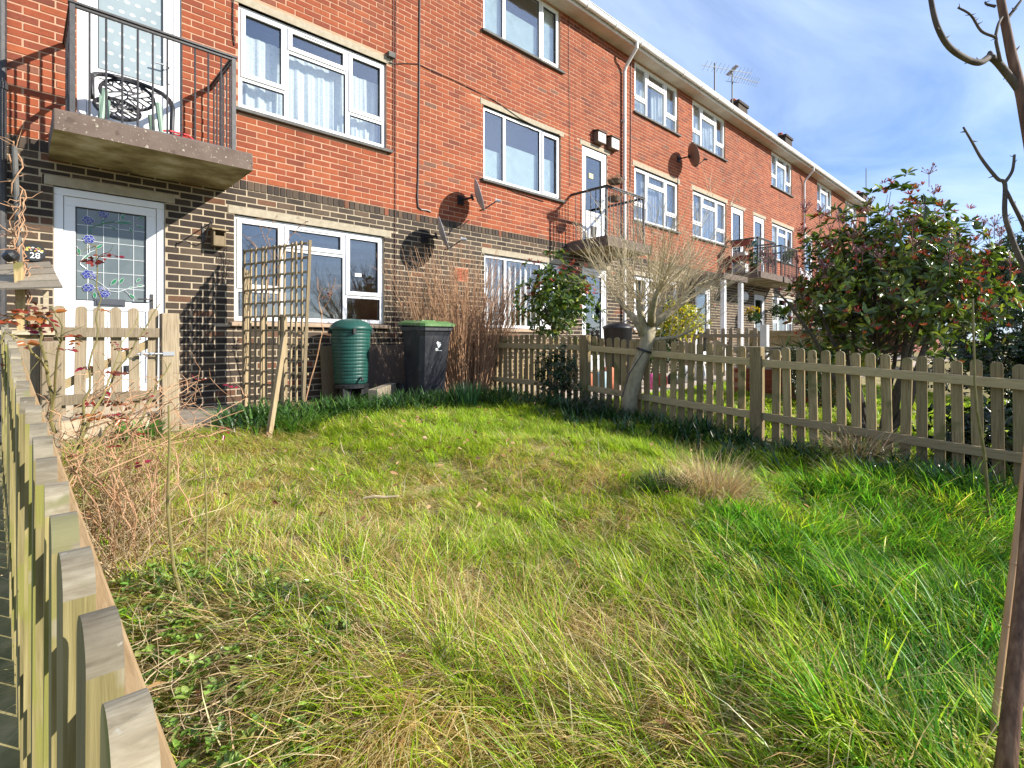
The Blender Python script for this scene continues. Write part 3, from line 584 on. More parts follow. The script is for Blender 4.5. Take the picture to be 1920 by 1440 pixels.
# balconies
bal_mesh = MB(); bal_mesh.tube([(0, 0, 0), (0, 0, .93)], .0085, 6); bal_me = bal_mesh.mesh('baluster', m_iron)
def balcony(x0, x1, r0, r1, ro=.84, p=.977):
    m = MB(); zt, zb = 1.872, 1.70
    m.box(x0, x1, D - p, D - .006, zb, zt, skip=('b',)); m.cur = 1; m.face([(x0, D - p, zb), (x0, D - .006, zb), (x1, D - .006, zb), (x1, D - p, zb)])
    b = m.build('balcony', [m_slab, m_soff], bld); b.data.update()
    if x0 < 9:
        bv = b.modifiers.new('bevel', 'BEVEL'); bv.width = .012; bv.segments = 2
    L0 = worldloc(b); yr = D - ro; hz = 2.845
    for x in (r0, r1):
        q = MB(); q.box(x - .018, x + .018, yr - .018, yr + .018, zt, hz - .02); q.build('railing_post', m_iron, b)
    q = MB(); q.box(r0 - .03, r1 + .03, yr - .028, yr + .028, hz - .02, hz); q.box(r0 + .018, r1 - .018, yr - .014, yr + .014, hz - .045, hz - .022); q.build('handrail', m_iron, b, bevel=.003)
    for x in (r0, r1):
        q = MB(); q.box(x - .024, x + .024, yr + .03, D - .005, hz - .021, hz - .001); q.box(x - .012, x + .012, yr + .03, D - .005, hz - .045, hz - .023); q.build('handrail', m_iron, b, bevel=.003)
    q = MB(); q.box(r0 + .018, r1 - .018, yr - .010, yr + .010, zt + .030, zt + .045)
    for x in (r0, r1): q.box(x - .010, x + .010, yr + .02, D - .005, zt + .030, zt + .045)
    q.build('bottom_rail', m_iron, b)
    n = 11
    for i in range(1, n): link('baluster', bal_me, b, Vector((r0 + (r1 - r0) * i / n, yr, zt - .01)) - L0)
    for x in (r0, r1):
        for i in range(1, 7): link('baluster', bal_me, b, Vector((x, yr + ro * i / 7, zt - .01)) - L0)
    return b
balc = [balcony(.214, 1.722, .34, 1.58), balcony(7.70, 9.20, 7.84, 9.08), balcony(14.68, 16.32, 14.82, 16.12), balcony(16.44, 18.08, 16.58, 17.95), balcony(20.95, 22.5, 21.1, 22.35)]
# porch with white posts under the far pair of balconies
mb = MB(); mb.box(12.35, 13.75, D - 1.0, D - .01, 1.48, 1.62); pc = mb.build('porch_canopy', m_slab, bld)
for x in (12.55, 13.55):
    q = MB(); q.box(x - .05, x + .05, D - .95, D - .85, -.75, 1.478); q.build('porch_post', m_upvc, pc)
# terracotta air vent, cables, bell box
mb = MB(); a, b, c, d = VENT; mb.box(a + .003, b - .003, D - .004, D + .03, c + .003, c + .016)
for i in range(8): z = c + .018 + i * .0235; mb.hexa([(a + .01, D + .0, z), (b - .01, D + .0, z), (b - .01, D + .03, z + .008), (a + .01, D + .03, z + .008)], [(a + .01, D - .002, z + .012), (b - .01, D - .002, z + .012), (b - .01, D + .03, z + .020), (a + .01, D + .03, z + .020)])
mb.box(a + .003, a + .012, D - .005, D + .03, c + .017, d - .003); mb.box(b - .012, b - .003, D - .005, D + .03, c + .017, d - .003); mb.box(a + .013, b - .013, D - .004, D + .03, d - .014, d - .003); mb.box(a + .01, b - .01, D + .032, D + .05, c + .01, d - .01, (.05, .05, .05, 1))
mb.build('air_brick', m_terra, bld)
def cable(pts, r, mat=m_black):
    m = MB(); m.tube([W(px, py, .012) for px, py in pts], r, 5); m.build('cable', mat, bld)
m_cabr = M('brown_cable', [(.10, .035, .025)], rough=.6)
cable([(742.5, -60), (742, 200), (741.5, 400), (741, 640)], .006, m_cabr); cable([(738, -60), (738, 285)], .005, m_cabr)
cable([(788, -80), (787, 60), (786, 200), (784.5, 330), (783, 370), (784.5, 388), (790, 393), (800, 394), (808, 397)], .012)
cable([(730, 118), (738, 120), (760, 119), (785, 120), (800, 128), (850, 150), (895, 172), (930, 190), (975, 222), (1010, 240), (1050, 253)], .006)
cable([(438, -10), (437, 30), (437.5, 60), (440, 85)], .007); cable([(1067, 30), (1068, 200), (1069, 350)], .005, m_cabr); cable([(1183, 100), (1183, 250), (1182, 350)], .01, m_cabr)
cable([(900, 335), (930, 343), (970, 362), (1020, 378)], .006); cable([(880, 412), (862, 428), (850, 425), (842, 440)], .006); cable([(1272, 330), (1271, 345)], .01)
mb = MB(); x, y, z = W(733, 104, .03); mb.box(x - .05, x + .05, D - .07, D - .004, z - .035, z + .035); mb.tube([(x - .02, D - .03, z - .035), (x - .03, D - .03, z - .08), (x, D - .015, z - .09), (x + .05, D - .01, z - .1)], .006, 5); mb.tube([(x + .02, D - .03, z - .035), (x + .02, D - .03, z - .08), (x + .04, D - .01, z - .10)], .006, 5)
tagit(mb.build('junction_box', m_sill, None, loc=(x, D, z)), 'small grey cable box on red brick beside the net-curtained window', 'cable box')
# ================================================================ terrain
def grid(x0, x1, y0, y1, nx, ny, name, mat, fz, kind='structure'):
    X, Y = np.meshgrid(np.linspace(x0, x1, nx + 1), np.linspace(y0, y1, ny + 1)); Z = fz(X, Y)
    v = np.stack([X, Y, Z], -1).reshape(-1, 3); i = np.arange(nx * ny); r, c = i // nx, i % nx; a = r * (nx + 1) + c
    q = np.stack([a, a + 1, a + nx + 2, a + nx + 1], -1)
    return tagit(npmesh(name, v, q, np.ones((len(q), 3)), mat, smooth=True), kind=kind)
m_gravel = M('pale_paving_dust', [(.3, (.34, .28, .22)), (.7, (.50, .43, .35))], 5, 7, rough=1, bmp=.3)
xs_ = np.unique(np.concatenate([[-1500, -400, -100, -30, -10, -4, -1.5], np.arange(-.6, 6.0, .07), np.arange(6, 16, .5), [18, 22, 28, 36, 50, 100, 400, 1500]]))
ys_ = np.unique(np.concatenate([[-1500, -400, -100, -30, -10, -5, -2.5, -1.2], np.arange(-.5, 6.6, .07), [7.5, 10, 16, 30, 100, 400, 1500]]))
X, Y = np.meshgrid(xs_, ys_); v = np.stack([X, Y, gz(X, Y)], -1).reshape(-1, 3); nx, ny = len(xs_) - 1, len(ys_) - 1
i = np.arange(nx * ny); a = (i // nx) * (nx + 1) + i % nx; q = np.stack([a, a + 1, a + nx + 2, a + nx + 1], -1)
tagit(npmesh('ground', v, q, np.ones((len(q), 3)), m_turf, smooth=True), kind='structure')
grid(-.9, 1.95, 5.15, D + .005, 12, 8, 'path', m_path, lambda x, y: gz(x, y) + .012)
grid(5.2, 10.1, 4.35, D + .005, 20, 8, 'patio', m_gravel, lambda x, y: gz(x, y) + .012)
grid(10.1, 30, 3.2, D + .005, 20, 8, 'terrace_path', m_gravel, lambda x, y: gz(x, y) + .012)
grid(1.2, 4.98, .35, 4.9, 8, 8, 'flower_bed_soil', m_soil, lambda x, y: gz(x, y) - .03) if False else None

# ================================================================ picket fences
def picket_mesh(w, t, h, name='picket', base_z=0.0, n=8, mat=None, end=True):
    m = MB(); r = w / 2; out = [(-r, base_z), (r, base_z)] + [(r * math.cos(a), h - r * .8 + r * .8 * math.sin(a)) for a in [math.pi * i / n for i in range(n + 1)]]
    N = len(out)
    # picket width runs along local x, thickness along local y; the domed top is end grain (second material)
    m.faces([(x, -t / 2, z) for x, z in out] + [(x, t / 2, z) for x, z in out], [tuple(range(N)), tuple(reversed(range(N, 2 * N)))])
    for k in range(N):
        k2 = (k + 1) % N; m.cur = 1 if (end and 2 <= k < N - 1) else 0
        (xa, za), (xb, zb) = out[k], out[k2]
        m.face([(xa, -t / 2, za), (xa, t / 2, za), (xb, t / 2, zb), (xb, -t / 2, zb)])
    return m.mesh(name, [mat or m_wood, m_woodend])
PITCH = .142
# fence at the photographer's elbow: pickets on its far (left) face, rails on the garden side
fl = thing('picket_fence', 'greenish picket fence with rounded tops running from the camera to the gate', 'fence', (.04, 2.0, -1.04), group='picket fences')
pm = picket_mesh(.090, .027, .93, mat=m_woodg, n=16)
fx = lambda y: .055 - (y - .514) * .0279                 # the line of the fence
ftop = lambda y: -.262 + (y - .514) * .0985
y = .471
L = Vector(fl.location)
k = 0
while y < 4.05:
    o = link('picket', pm, fl, Vector((fx(y), y, ftop(y) - .93 + rnd.uniform(-.006, .006))) - L, (rnd.uniform(-.006, .006), rnd.uniform(-.012, .012), math.pi / 2 + rnd.uniform(-.03, .03)))
    y += PITCH * 1.0; k += 1
for yy in (.329, .187):
    link('picket', pm, fl, Vector((fx(yy), yy, ftop(yy) - .93)) - L, (0, 0, math.pi / 2))
for dz in (.16, .66):
    m = MB(); a, b = .12, 4.1
    m.bar((fx(a) + .033, a, ftop(a) - dz), (fx(b) + .033, b, ftop(b) - dz),   .036, .07); m.build('rail', m_railg, fl, bevel=.004)
nm = MB(); nm.lathe([(0, 0), (.0035, 0), (.0035, .0015), (0, .002)], (0, 0, 0), 8, axis=(-1, 0, 0)); nme = nm.mesh('nail', m_steel)
for (px_, py_, w_, h_) in ((.045, 4.36, .125, .93), (.155, 4.27, .092, .90)):
    m = MB(); zb = gzf(px_, py_) - .1; m.box(px_ - w_ / 2, px_ + w_ / 2, py_ - w_ / 2, py_ + w_ / 2, zb, .005 if w_ > .1 else -.01); m.build('post', m_gatew, fl, bevel=.006)
# garden gate across the path
gt = thing('garden_gate', 'low picket gate in front of the white front door', 'gate', (.46, 5.02, -.72))
pg = picket_mesh(.068, .022, .80, mat=m_gatew, n=12); L = Vector(gt.location); gy0 = 5.02
for i in range(7): link('picket', pg, gt, Vector((.115 + i * .112, gy0, -.55)) - L, (0, rnd.uniform(-.015, .015), 0))
for z in (.055, -.44):
    m = MB(); m.bar((.06, gy0 - .032, z), (.83, gy0 - .032, z), .04, .075); m.build('rail', m_gatew, gt, bevel=.004)
m = MB(); m.bar((.79, gy0 + .03, -.02), (.12, gy0 + .03, -.41), .035, .06); m.build('brace', m_raill, gt, bevel=.003)
m = MB(); m.box(.70, .80, gy0 - .058, gy0 - .053, -.125, -.10); m.tube([(.68, gy0 - .066, -.112), (.90, gy0 - .066, -.112)], .0075, 8); m.tube([(.77, gy0 - .066, -.112), (.77, gy0 - .10, -.118)], .005, 6)
for x in (.705, .76): m.box(x, x + .014, gy0 - .078, gy0 - .0585, -.126, -.098)
m.build('bolt_latch', m_steel, gt)
m = MB(); m.box(.60, .635, gy0 - .03, gy0 - .0115, -.25, -.20); m.box(.612, .622, gy0 - .04, gy0 - .031, -.27, -.21); m.build('hinge_plate', m_black, gt)
gp_ = thing('gate_post', 'square grey wooden post with the bolt of the low gate', 'post', (.905, 5.0, -.74))
m = MB(); m.box(.845, .965, 4.955, 5.075, -.85, .215); m.build('shaft', m_gatew, gp_, bevel=.006)
m = MB(); m.box(.85, .93, 4.945, 4.9535, -.128, -.096); m.build('bolt_keeper', m_steel, gp_)
m = MB(); m.box(-.05, .85, 5.07, 5.10, -.80, -.60); tagit(m.build('gravel_board', m_greyw, None, loc=(.4, 5.08, -.74)), 'low weathered board on the ground behind the picket gate', 'board')
# fence between the two gardens
fr = thing('picket_fence', 'brown picket fence with square posts between the lawn and the neighbouring garden', 'fence', (5.05, 2.5, -.95), group='picket fences')
L = Vector(fr.location); pr_ = picket_mesh(.066, .020, .90, mat=m_wood, n=12)
rx = lambda y: 4.86 + .055 * min(y, 4.1) + .0 * y + (max(0, y - 4.1) * -.02)
rtop = lambda y: -.165 + .052 * y if y < 4.1 else .048 + .01 * (y - 4.1)
posts = [(-.35), 1.92, 4.02, 6.40]
y = -.25
while y < 6.35:
    if min(abs(y - p) for p in posts) > .075: link('picket', pr_, fr, Vector((rx(y) + .032, y, rtop(y) - .90 + rnd.uniform(-.014, .012))) - L, (rnd.uniform(-.014, .014), rnd.uniform(-.02, .02), math.pi / 2 + .05 * rnd.uniform(-1, 1)))
    y += .106
for a, b in zip(posts[:-1], posts[1:]):
    for dz in (.145, .635):
        m = MB(); m.bar((rx(a) - .002, a + .05, rtop(a + .05) - dz), (rx(b) - .002, b - .05, rtop(b - .05) - dz), .036, .068); m.build('rail', m_raill, fr, bevel=.004)
for p in posts:
    m = MB(); h = .02 if p < 4 else .035; x = rx(p); m.box(x - .05, x + .05, p - .05, p + .05, gzf(x, p) - .15, rtop(p) + h - .02); m.build('post', m_wood, fr, bevel=.005)
# neighbours' fences and garden wall
fn = thing('picket_fence', 'grey picket fence far beyond the patio with white end post', 'fence', (10.2, 4.9, -.75), group='picket fences'); L = Vector(fn.location)
pn = picket_mesh(.075, .02, .95, mat=m_greyw)
for i in range(13): link('picket', pn, fn, Vector((10.2, 3.98 + i * .155, -.72)) - L, (0, 0, math.pi / 2))
for z in (.08, -.42):
    m = MB(); m.bar((10.16, 3.85, z), (10.16, 6.3, z), .035, .07); m.build('rail', m_greyw, fn)
m = MB(); m.bar((10.21, 4.0, -.4), (10.21, 4.9, .05), .03, .07, up=(0, 0, 1)); m.build('brace', m_greyw, fn)
m = MB(); m.box(10.12, 10.24, 3.74, 3.86, -.8, .28); m.build('post', m_upvc_d, fn)
fb = thing('board_fence', 'close-boarded wooden fence beside the far hanging baskets', 'fence', (15.2, 4.5, -.75)); L = Vector(fb.location)
bmx = MB(); bmx.box(-.012, .012, -.058, .058, 0, 1.0); bme = bmx.mesh('board', m_wood)
for i in range(26): link('board', bme, fb, Vector((15.2 + (i % 2) * .008, 3.2 + i * .115, -.75)) - L)
m = MB(); m.box(15.14, 15.18, 3.1, 6.2, .10, .17); m.build('rail', m_wood, fb)
gw = thing('garden_wall', 'low garden wall with pierced blocks on red brick under a pale coping', 'wall', (8.6, 2.8, -.9)); L = Vector(gw.location)
bk = MB(); bk.box(-.05, .05, -.107, .107, 0, .066); bkm = bk.mesh('brick', m_red_i)
for r in range(6):
    for i in range(6): link('brick', bkm, gw, Vector((8.6, 2.32 + i * .225 + (r % 2) * .11, -.92 + r * .076)) - L)
m = MB(); m.box(8.565, 8.635, 2.2, 3.75, -.95, -.465); m.build('mortar_core', m_mort_u, gw)
sb = MB(); h = .14
bars(sb, -h, h, 0, .29, .035, -.045, .045); sb.bar((-h + .03, 0, .03), (h - .03, 0, .26), .085, .03, up=(0, 0, 1)); sb.bar((-h + .03, 0, .26), (h - .03, 0, .03), .08, .03, up=(0, 0, 1))
sbm = sb.mesh('screen_block', m_conc)
for i in range(5): link('screen_block', sbm, gw, Vector((8.6, 2.36 + i * .285, -.46)) - L, (0, 0, math.pi / 2))
m = MB(); m.box(8.51, 8.69, 2.18, 3.78, -.165, -.11); m.build('coping', m_conc, gw)

# ================================================================ things by the house
# trellis
tr = thing('trellis', 'wooden lattice trellis standing in front of the ground floor window', 'trellis', (2.0, 5.95, -.74)); L = Vector(tr.location)
A = Vector((1.83, 6.30, -.78)); B = Vector((2.13, 5.30, -.78)); dv = (B - A); wd = dv.length; u = dv.normalized(); nrm = Vector((u.y, -u.x, 0))
sl_ = MB(); sl_.box(-.011, .011, -.008, .008, 0, 1.76); slm = sl_.mesh('slat', m_lath)
ang = math.atan2(u.y, u.x)
for i in range(11):
    p = A + u * (wd * (i + .3) / 10.6); link('slat', slm, tr, Vector((p.x, p.y, -.75)) - L, (rnd.uniform(-.01, .01), rnd.uniform(-.012, .012), ang))
hl = MB(); hl.box(0, wd + .03, .0085, .0245, -.011, .011); hlm = hl.mesh('cross_slat', m_lath)
for i in range(12): link('cross_slat', hlm, tr, Vector((A.x, A.y, .99 - i * .148)) - L, (0, rnd.uniform(-.008, .008), ang))
for q, top in ((.0, .78), (.30, .26), (.62, .27)):
    p = A + u * (wd * q) + nrm * -.045; m = MB(); m.box(-.03, .03, -.028, .028, -.80, top); o = link('post', m.mesh('post', m_lath), tr, Vector((p.x, p.y, 0)) - L, (0, 0, ang))
p0, p1 = B + u * .03, B + u * .08; m = MB(); m.bar((p0.x - .05, p0.y - .02, -.82), (p1.x + .0, p1.y, 1.01), .02, .03, up=(1, 0, 0)); m.build('lath', m_lath, tr)
def stick(name, label, cat, a, b, w, mat, h=None, group=None):
    m = MB(); m.bar(a, b, w, h or w, up=(.3, -1, 0)); return tagit(m.build(name, mat, None, loc=a, bevel=.003), label, cat, group)
b0 = G(500, 822); stick('wooden_stake', 'pale square stake leaning in the lawn before the trellis', 'stake', (b0.x, b0.y, b0.z - .1), (b0.x + .16, b0.y + .05, .02), .040, m_lath)
# timber edging and boards along the wall
def plank(name, label, a, b, w, h, mat, group=None, cat='board'):
    m = MB(); m.bar(a, b, w, h); return tagit(m.build(name, mat, None, loc=a, bevel=.006), label, cat, group)
plank('timber_sleeper', 'worn timber sleeper edging the path beside the gate post', (.98, 5.05, -.745), (1.75, 5.12, -.755), .11, .09, m_greyw)
plank('timber_sleeper', 'pale timber beam lying on the soil between green butt and black bin', (3.0, 5.50, -.66), (3.52, 5.95, -.64), .11, .16, m_greyw, 'beams by the wall')
plank('timber_sleeper', 'pale timber beam lying behind the black bin under the brown shrub', (4.12, 5.75, -.66), (4.75, 6.1, -.64), .1, .15, m_greyw, 'beams by the wall')
m = MB(); x0, x1 = 2.93, 4.05
m.hexa([(x0, D - .10, -.78), (x1, D - .10, -.78), (x1, D - .085, -.78), (x0, D - .085, -.78)], [(x0, D - .03, -.07), (x1, D - .03, -.07), (x1, D - .015, -.07), (x0, D - .015, -.07)])
m_ply = M('brown_ply', [(.3, (.10, .07, .05)), (.7, (.17, .12, .085))], 3, 6, (3, 3, .5), rough=.8)
tagit(m.build('plywood_board', m_ply, None, loc=(3.4, D - .1, -.74)), 'dark brown board leaning on the wall behind the green water butt', 'board')
m = MB(); m.hexa([(2.80, D - .16, -.78), (2.97, D - .16, -.78), (2.97, D - .145, -.78), (2.80, D - .145, -.78)], [(2.80, D - .07, -.08), (2.97, D - .07, -.08), (2.97, D - .055, -.08), (2.80, D - .055, -.08)])
tagit(m.build('wooden_board', m_lath, None, loc=(2.9, D - .15, -.74)), 'narrow tan plank leaning on the wall left of the water butt', 'board')
# water butt
wb = thing('water_butt', 'green ribbed plastic water butt with domed lid below the window', 'water butt', (3.04, 6.12, -.74)); c = (3.04, 6.12, 0)
prof = [(.0, -.545), (.19, -.545), (.20, -.53)]
for i in range(15):
    z = -.52 + i * .043; r = .20 + (z + .52) * .062; prof += [(r, z), (r + .0045, z + .012), (r + .0045, z + .03), (r, z + .040)]
prof += [(.243, .145), (.238, .15)]
m = MB(); m.lathe(prof, c, 40); m.build('barrel', m_plas_g, wb, smooth=False)
m = MB(); m.lathe([(.252, .120), (.258, .125), (.258, .155), (.25, .165), (.235, .185), (.19, .225), (.12, .252), (.04, .262), (0, .262)], c, 40); m.build('lid', m_plas_g, wb, smooth=True)
m = MB()
for a in (2.9, 4.4, 5.9, 1.2): m.box(c[0] + .255 * math.cos(a) - .018, c[0] + .255 * math.cos(a) + .018, c[1] + .255 * math.sin(a) - .018, c[1] + .255 * math.sin(a) + .018, .075, .135)
m.build('lid_clip', m_black, wb)
m = MB(); m.lathe([(.21, -.60), (.22, -.595), (.22, -.56), (.2, -.546)], c, 24)
for a in (.6, 2.2, 3.8, 5.4): m.box(c[0] + .16 * math.cos(a) - .05, c[0] + .16 * math.cos(a) + .05, c[1] + .16 * math.sin(a) - .05, c[1] + .16 * math.sin(a) + .05, -.79, -.598)
m.build('stand', m_black, wb)
m = MB(); m.tube([(c[0] + .02, c[1] - .19, -.47), (c[0] + .02, c[1] - .25, -.47), (c[0] + .02, c[1] - .26, -.50)], .014, 8); m.build('tap', m_black, wb)
# wheelie bin
m_bin = M('charcoal_bin_plastic', [(.3, (.017, .018, .022)), (.7, (.034, .035, .042))], 5, rough=.46, spec=.5, spots=[(6, .60, (.05, .049, .05)), (22, .66, (.085, .08, .072))]); m_bing = M('green_bin_lid', [(.3, (.075, .17, .05)), (.7, (.13, .25, .085))], 7, rough=.5, spots=[(9, .60, (.2, .24, .13)), (26, .64, (.10, .12, .06))])
bn = thing('wheelie_bin', 'black wheeled bin with light green lid standing by the wall', 'bin', (3.83, 5.62, -.75), rotz=-.04)
m = MB(); lp = lambda w, d, z, oy=0, ch=.05: [(-w + ch, -d + oy, z), (w - ch, -d + oy, z), (w, -d + ch + oy, z), (w, d - ch + oy, z), (w - ch, d + oy, z), (-w + ch, d + oy, z), (-w, d - ch + oy, z), (-w, -d + ch + oy, z)]
rings = [lp(.185, .19, .02, .03), lp(.19, .20, .06, .03), lp(.225, .255, .80, .0), lp(.235, .27, .86, 0), lp(.245, .285, .865, -.005), lp(.245, .285, .915, -.005)]
for a, b in zip(rings[:-1], rings[1:]):
    for k in range(8): k2 = (k + 1) % 8; m.face([a[k], a[k2], b[k2], b[k]])
m.face(list(reversed(rings[0]))); m.face(rings[-1])
o = link('body', m.mesh('body', m_bin), bn); bv = o.modifiers.new('bevel', 'BEVEL'); bv.width = .006; bv.segments = 2; bv.limit_method = 'ANGLE'
m = MB(); la, lb = lp(.262, .305, .918, -.012), lp(.262, .305, .950, -.012); lc = lp(.20, .24, .978, 0); tilt = lambda r: [(x, y, z + .05 * (y + .3)) for x, y, z in r]
la, lb, lc = tilt(la), tilt(lb), tilt(lc)
for a, b in ((la, lb), (lb, lc)):
    for k in range(8): k2 = (k + 1) % 8; m.face([a[k], a[k2], b[k2], b[k]])
m.face(list(reversed(la))); m.face(lc); o = link('lid', m.mesh('lid', m_bing), bn); bv = o.modifiers.new('bevel', 'BEVEL'); bv.width = .008; bv.segments = 2; bv.limit_method = 'ANGLE'
m = MB(); m.box(-.10, .10, -.05, .10, .985, 1.003); o = link('lid_ridge', m.mesh('lid_ridge', m_bing), bn); 
m = MB(); m.tube([(-.2, .25, .90), (-.2, .34, .93), (.2, .34, .93), (.2, .25, .90)], .016, 8); link('handle', m.mesh('handle', m_bin), bn)
wm = MB(); wm.lathe([(0, -.025), (.06, -.025), (.065, -.02), (.098, -.022), (.10, -.015), (.10, .015), (.098, .022), (.065, .02), (.06, .025), (0, .025)], (0, 0, 0), 20, axis=(1, 0, 0)); wme = wm.mesh('wheel', m_black)
for sx in (-1, 1): link('wheel', wme, bn, (sx * .245, .235, .10))
m = MB(); yb = lambda z: -(.20 + (z - .06) * .0743) + .03 - (z - .06) * .0405 - .003
def eb(pts): m.face([(x, yb(z), z) for x, z in pts], (.85, .87, .87, 1))
ec, ez = .03, .64
for dx_, dz_, sx_, sz_ in ((-.02, .07, .018, .012), (.0, .062, .020, .018), (.018, .05, .016, .012), (-.012, .045, .012, .010), (.012, .032, .014, .010), (.0, .02, .014, .012), (-.02, .082, .010, .008), (.012, .072, .012, .008)):
    eb([(ec + dx_ + sx_ * math.cos(t), ez + dz_ + sz_ * math.sin(t)) for t in [2 * math.pi * i / 8 for i in range(8)]])
    yb_ = yb
for a, b, z in ((-.045, -.012, -.004), (-.045, .0, -.016), (-.045, .05, -.030)): eb([(ec + a, ez + z), (ec + b, ez + z), (ec + b, ez + z + .007), (ec + a, ez + z + .007)])
link('emblem', m.mesh('emblem', m_paint), bn)
# number plaque, bracket, bird boxes
x, y, z = W(64.5, 474)
pq = thing('number_plaque', 'round black house plaque with 28 under painted flowers', 'plaque', (x, D - .004, z))
m = MB(); m.lathe([(0, 0), (.083, 0), (.083, .010), (.078, .014), (0, .014)], (x, D - .003, z), 28, (.015, .016, .018, 1), axis=(0, -1, 0)); m.build('disc', m_paint, pq)
fc = bpy.data.curves.new('numeral', 'FONT'); fc.body = '28'; fc.size = .075; fc.align_x = 'CENTER'; fc.extrude = .001
mw = newmat('white_numeral')[0]; mw.node_tree.nodes['Principled BSDF'].inputs['Base Color'].default_value = (.85, .85, .82, 1); fc.materials.append(mw)
ft = bpy.data.objects.new('numeral_text', fc); me_ = bpy.data.meshes.new_from_object(ft); bpy.data.objects.remove(ft); fo = bpy.data.objects.new('numeral', me_); SC.collection.objects.link(fo); fo.parent = pq; fo.location = (.005, -.0155, -.052); fo.rotation_euler = (math.pi / 2, 0, 0)
m = MB()
for i in range(26):
    a, b = rnd.uniform(-.058, .058), rnd.uniform(.006, .048)
    if abs(a) < .03 and b < .012: continue
    r = rnd.uniform(.005, .009); col = rnd.choice([(.75, .5, .08, 1), (.8, .62, .12, 1), (.75, .3, .25, 1), (.8, .75, .6, 1), (.35, .4, .1, 1)]); yy = D - .0178 - .0004 * (i % 7)
    m.face([(x + a + r * 1.3 * math.cos(t), yy, z + b + r * .7 * math.sin(t)) for t in [2 * math.pi * k / 6 for k in range(6)]], col)
m.build('flower_motif', m_paint, pq)
m = MB(); a = Vector(W(381, 432)); m.box(a.x - .012, a.x + .012, D - .012, D - .003, a.z - .14, a.z + .05); e = Vector((a.x - .0, D - .33, a.z + .03)); m.tube([(a.x, D - .01, a.z + .03), e, e + Vector((0, -.02, .02)), e + Vector((0, -.03, .0)), e + Vector((0, -.02, -.02))], .007, 6); m.tube([(a.x, D - .01, a.z - .13), (a.x, D - .10, a.z - .12), (a.x, D - .24, a.z + .02)], .006, 6)
tagit(m.build('basket_bracket', m_iron, None, loc=a), 'black iron hanging basket bracket beside the front door', 'bracket')
def birdbox(px0, py0, px1, py1, label, wood, front=None, opening=True, off=.0, depth=.13, roofm=None, slope=.03):
    x0, _, z0 = W(px0, py1, depth / 2); x1, _, z1 = W(px1, py0, depth / 2)
    r = thing('bird_box', label, 'bird box', ((x0 + x1) / 2, D - .004, z0), group='bird boxes on the walls'); yf_ = D - depth
    m = MB(); t = .015
    m.box(x0, x0 + t, yf_, D - .006, z0, z1 - slope); m.box(x1 - t, x1, yf_, D - .006, z0, z1 - slope); m.box(x0 + t, x1 - t, D - .018, D - .006, z0, z1); m.box(x0 + t, x1 - t, yf_, D - .02, z0, z0 + t)
    m.build('box_body', wood, r)
    m = MB(); zt = z0 + (z1 - z0) * (.55 if opening else .93) - (0 if opening else slope * .5); m.box(x0 + t, x1 - t, yf_ + .001, yf_ + .014, z0 + t + .001, zt)
    if not opening: m.col = (1, 1, 1, 1)
    m.build('front_panel', front or wood, r)
    if not opening:
        m = MB(); cx, cz = (x0 + x1) / 2, z0 + (z1 - z0) * .62; m.lathe([(0, 0), (.017, 0), (.017, .003), (0, .003)], (cx, yf_ - .002, cz), 12, axis=(0, -1, 0)); m.build('entrance_hole', m_black, r)
    m = MB(); m.hexa([(x0 - .02, yf_ - .03, z1 - slope - .002), (x1 + .02, yf_ - .03, z1 - slope - .002), (x1 + .02, D - .005, z1), (x0 - .02, D - .005, z1)], [(x0 - .02, yf_ - .03, z1 - slope + .012), (x1 + .02, yf_ - .03, z1 - slope + .012), (x1 + .02, D - .005, z1 + .014), (x0 - .02, D - .005, z1 + .014)]); m.build('lid', roofm or wood, r)
birdbox(398, 430, 421, 461, 'open-fronted wooden bird box beside the iron bracket', m_lath, None, True)
birdbox(1117, 250, 1132, 266, 'dark bird box with white front, nearer of two above the balcony door', m_ply, m_upvc_d, False, roofm=m_ply)
birdbox(1142, 261, 1157, 278, 'dark bird box with white front beside the white downpipe', m_ply, m_upvc_d, False, roofm=m_ply)
birdbox(789, 586, 806, 609, 'dark weathered bird box low on the wall above the black bin', m_ply, None, False)
# satellite dishes
def dish(px, py, label, off, r=.25, nrm=(.76, -.58, .30), mat=m_grey, arm=True):
    p = Vector(W(px, py, off)); n_ = Vector(nrm).normalized(); wallp = Vector((p.x - n_.x * .20, D - .004, p.z + .02))
    t = thing('satellite_dish', label, 'satellite dish', wallp, group='satellite dishes on the facade')
    m = MB(); prof = [(0, 0)] + [(r * i / 8, .055 * (i / 8) ** 2) for i in range(1, 9)] + [(r + .006, .058), (r + .004, .050)] + [(r * i / 8, .055 * (i / 8) ** 2 - .006) for i in range(8, 0, -1)] + [(0, -.006)]
    m.lathe(prof, p, 36, axis=n_); m.build('reflector', mat, t, smooth=True)
    m = MB(); bk_ = p - n_ * .05; m.tube([bk_, bk_ - n_ * .03], .05, 10); q = bk_ - n_ * .03; m.tube([q, (q.x - .02, D - .05, q.z - .0), (q.x - .02, D - .02, q.z)], .018, 8); m.box(q.x - .08, q.x + .04, D - .02, D - .004, q.z - .07, q.z + .07); m.build('wall_mount', m_black, t)
    up = (Vector((0, 0, 1)) - n_ * n_.z).normalized(); lo = p - up * r * .92; fx_ = p + n_ * .30 - up * r * .62
    m = MB(); m.tube([lo - n_ * .02, lo + n_ * .05, fx_], .010, 6); m.build('arm', m_black, t)
    m = MB(); d2 = (p - fx_).normalized(); m.tube([fx_ - d2 * .05, fx_ + d2 * .01], .022, 8); m.tube([fx_ + d2 * .01, fx_ + d2 * .035], [.022, .03], 8); m.build('receiver', m_black if mat is not m_grey else m_grey, t)
dish(893, 368, 'grey dish on red brick below the blind window, upper of two near dishes', .30)
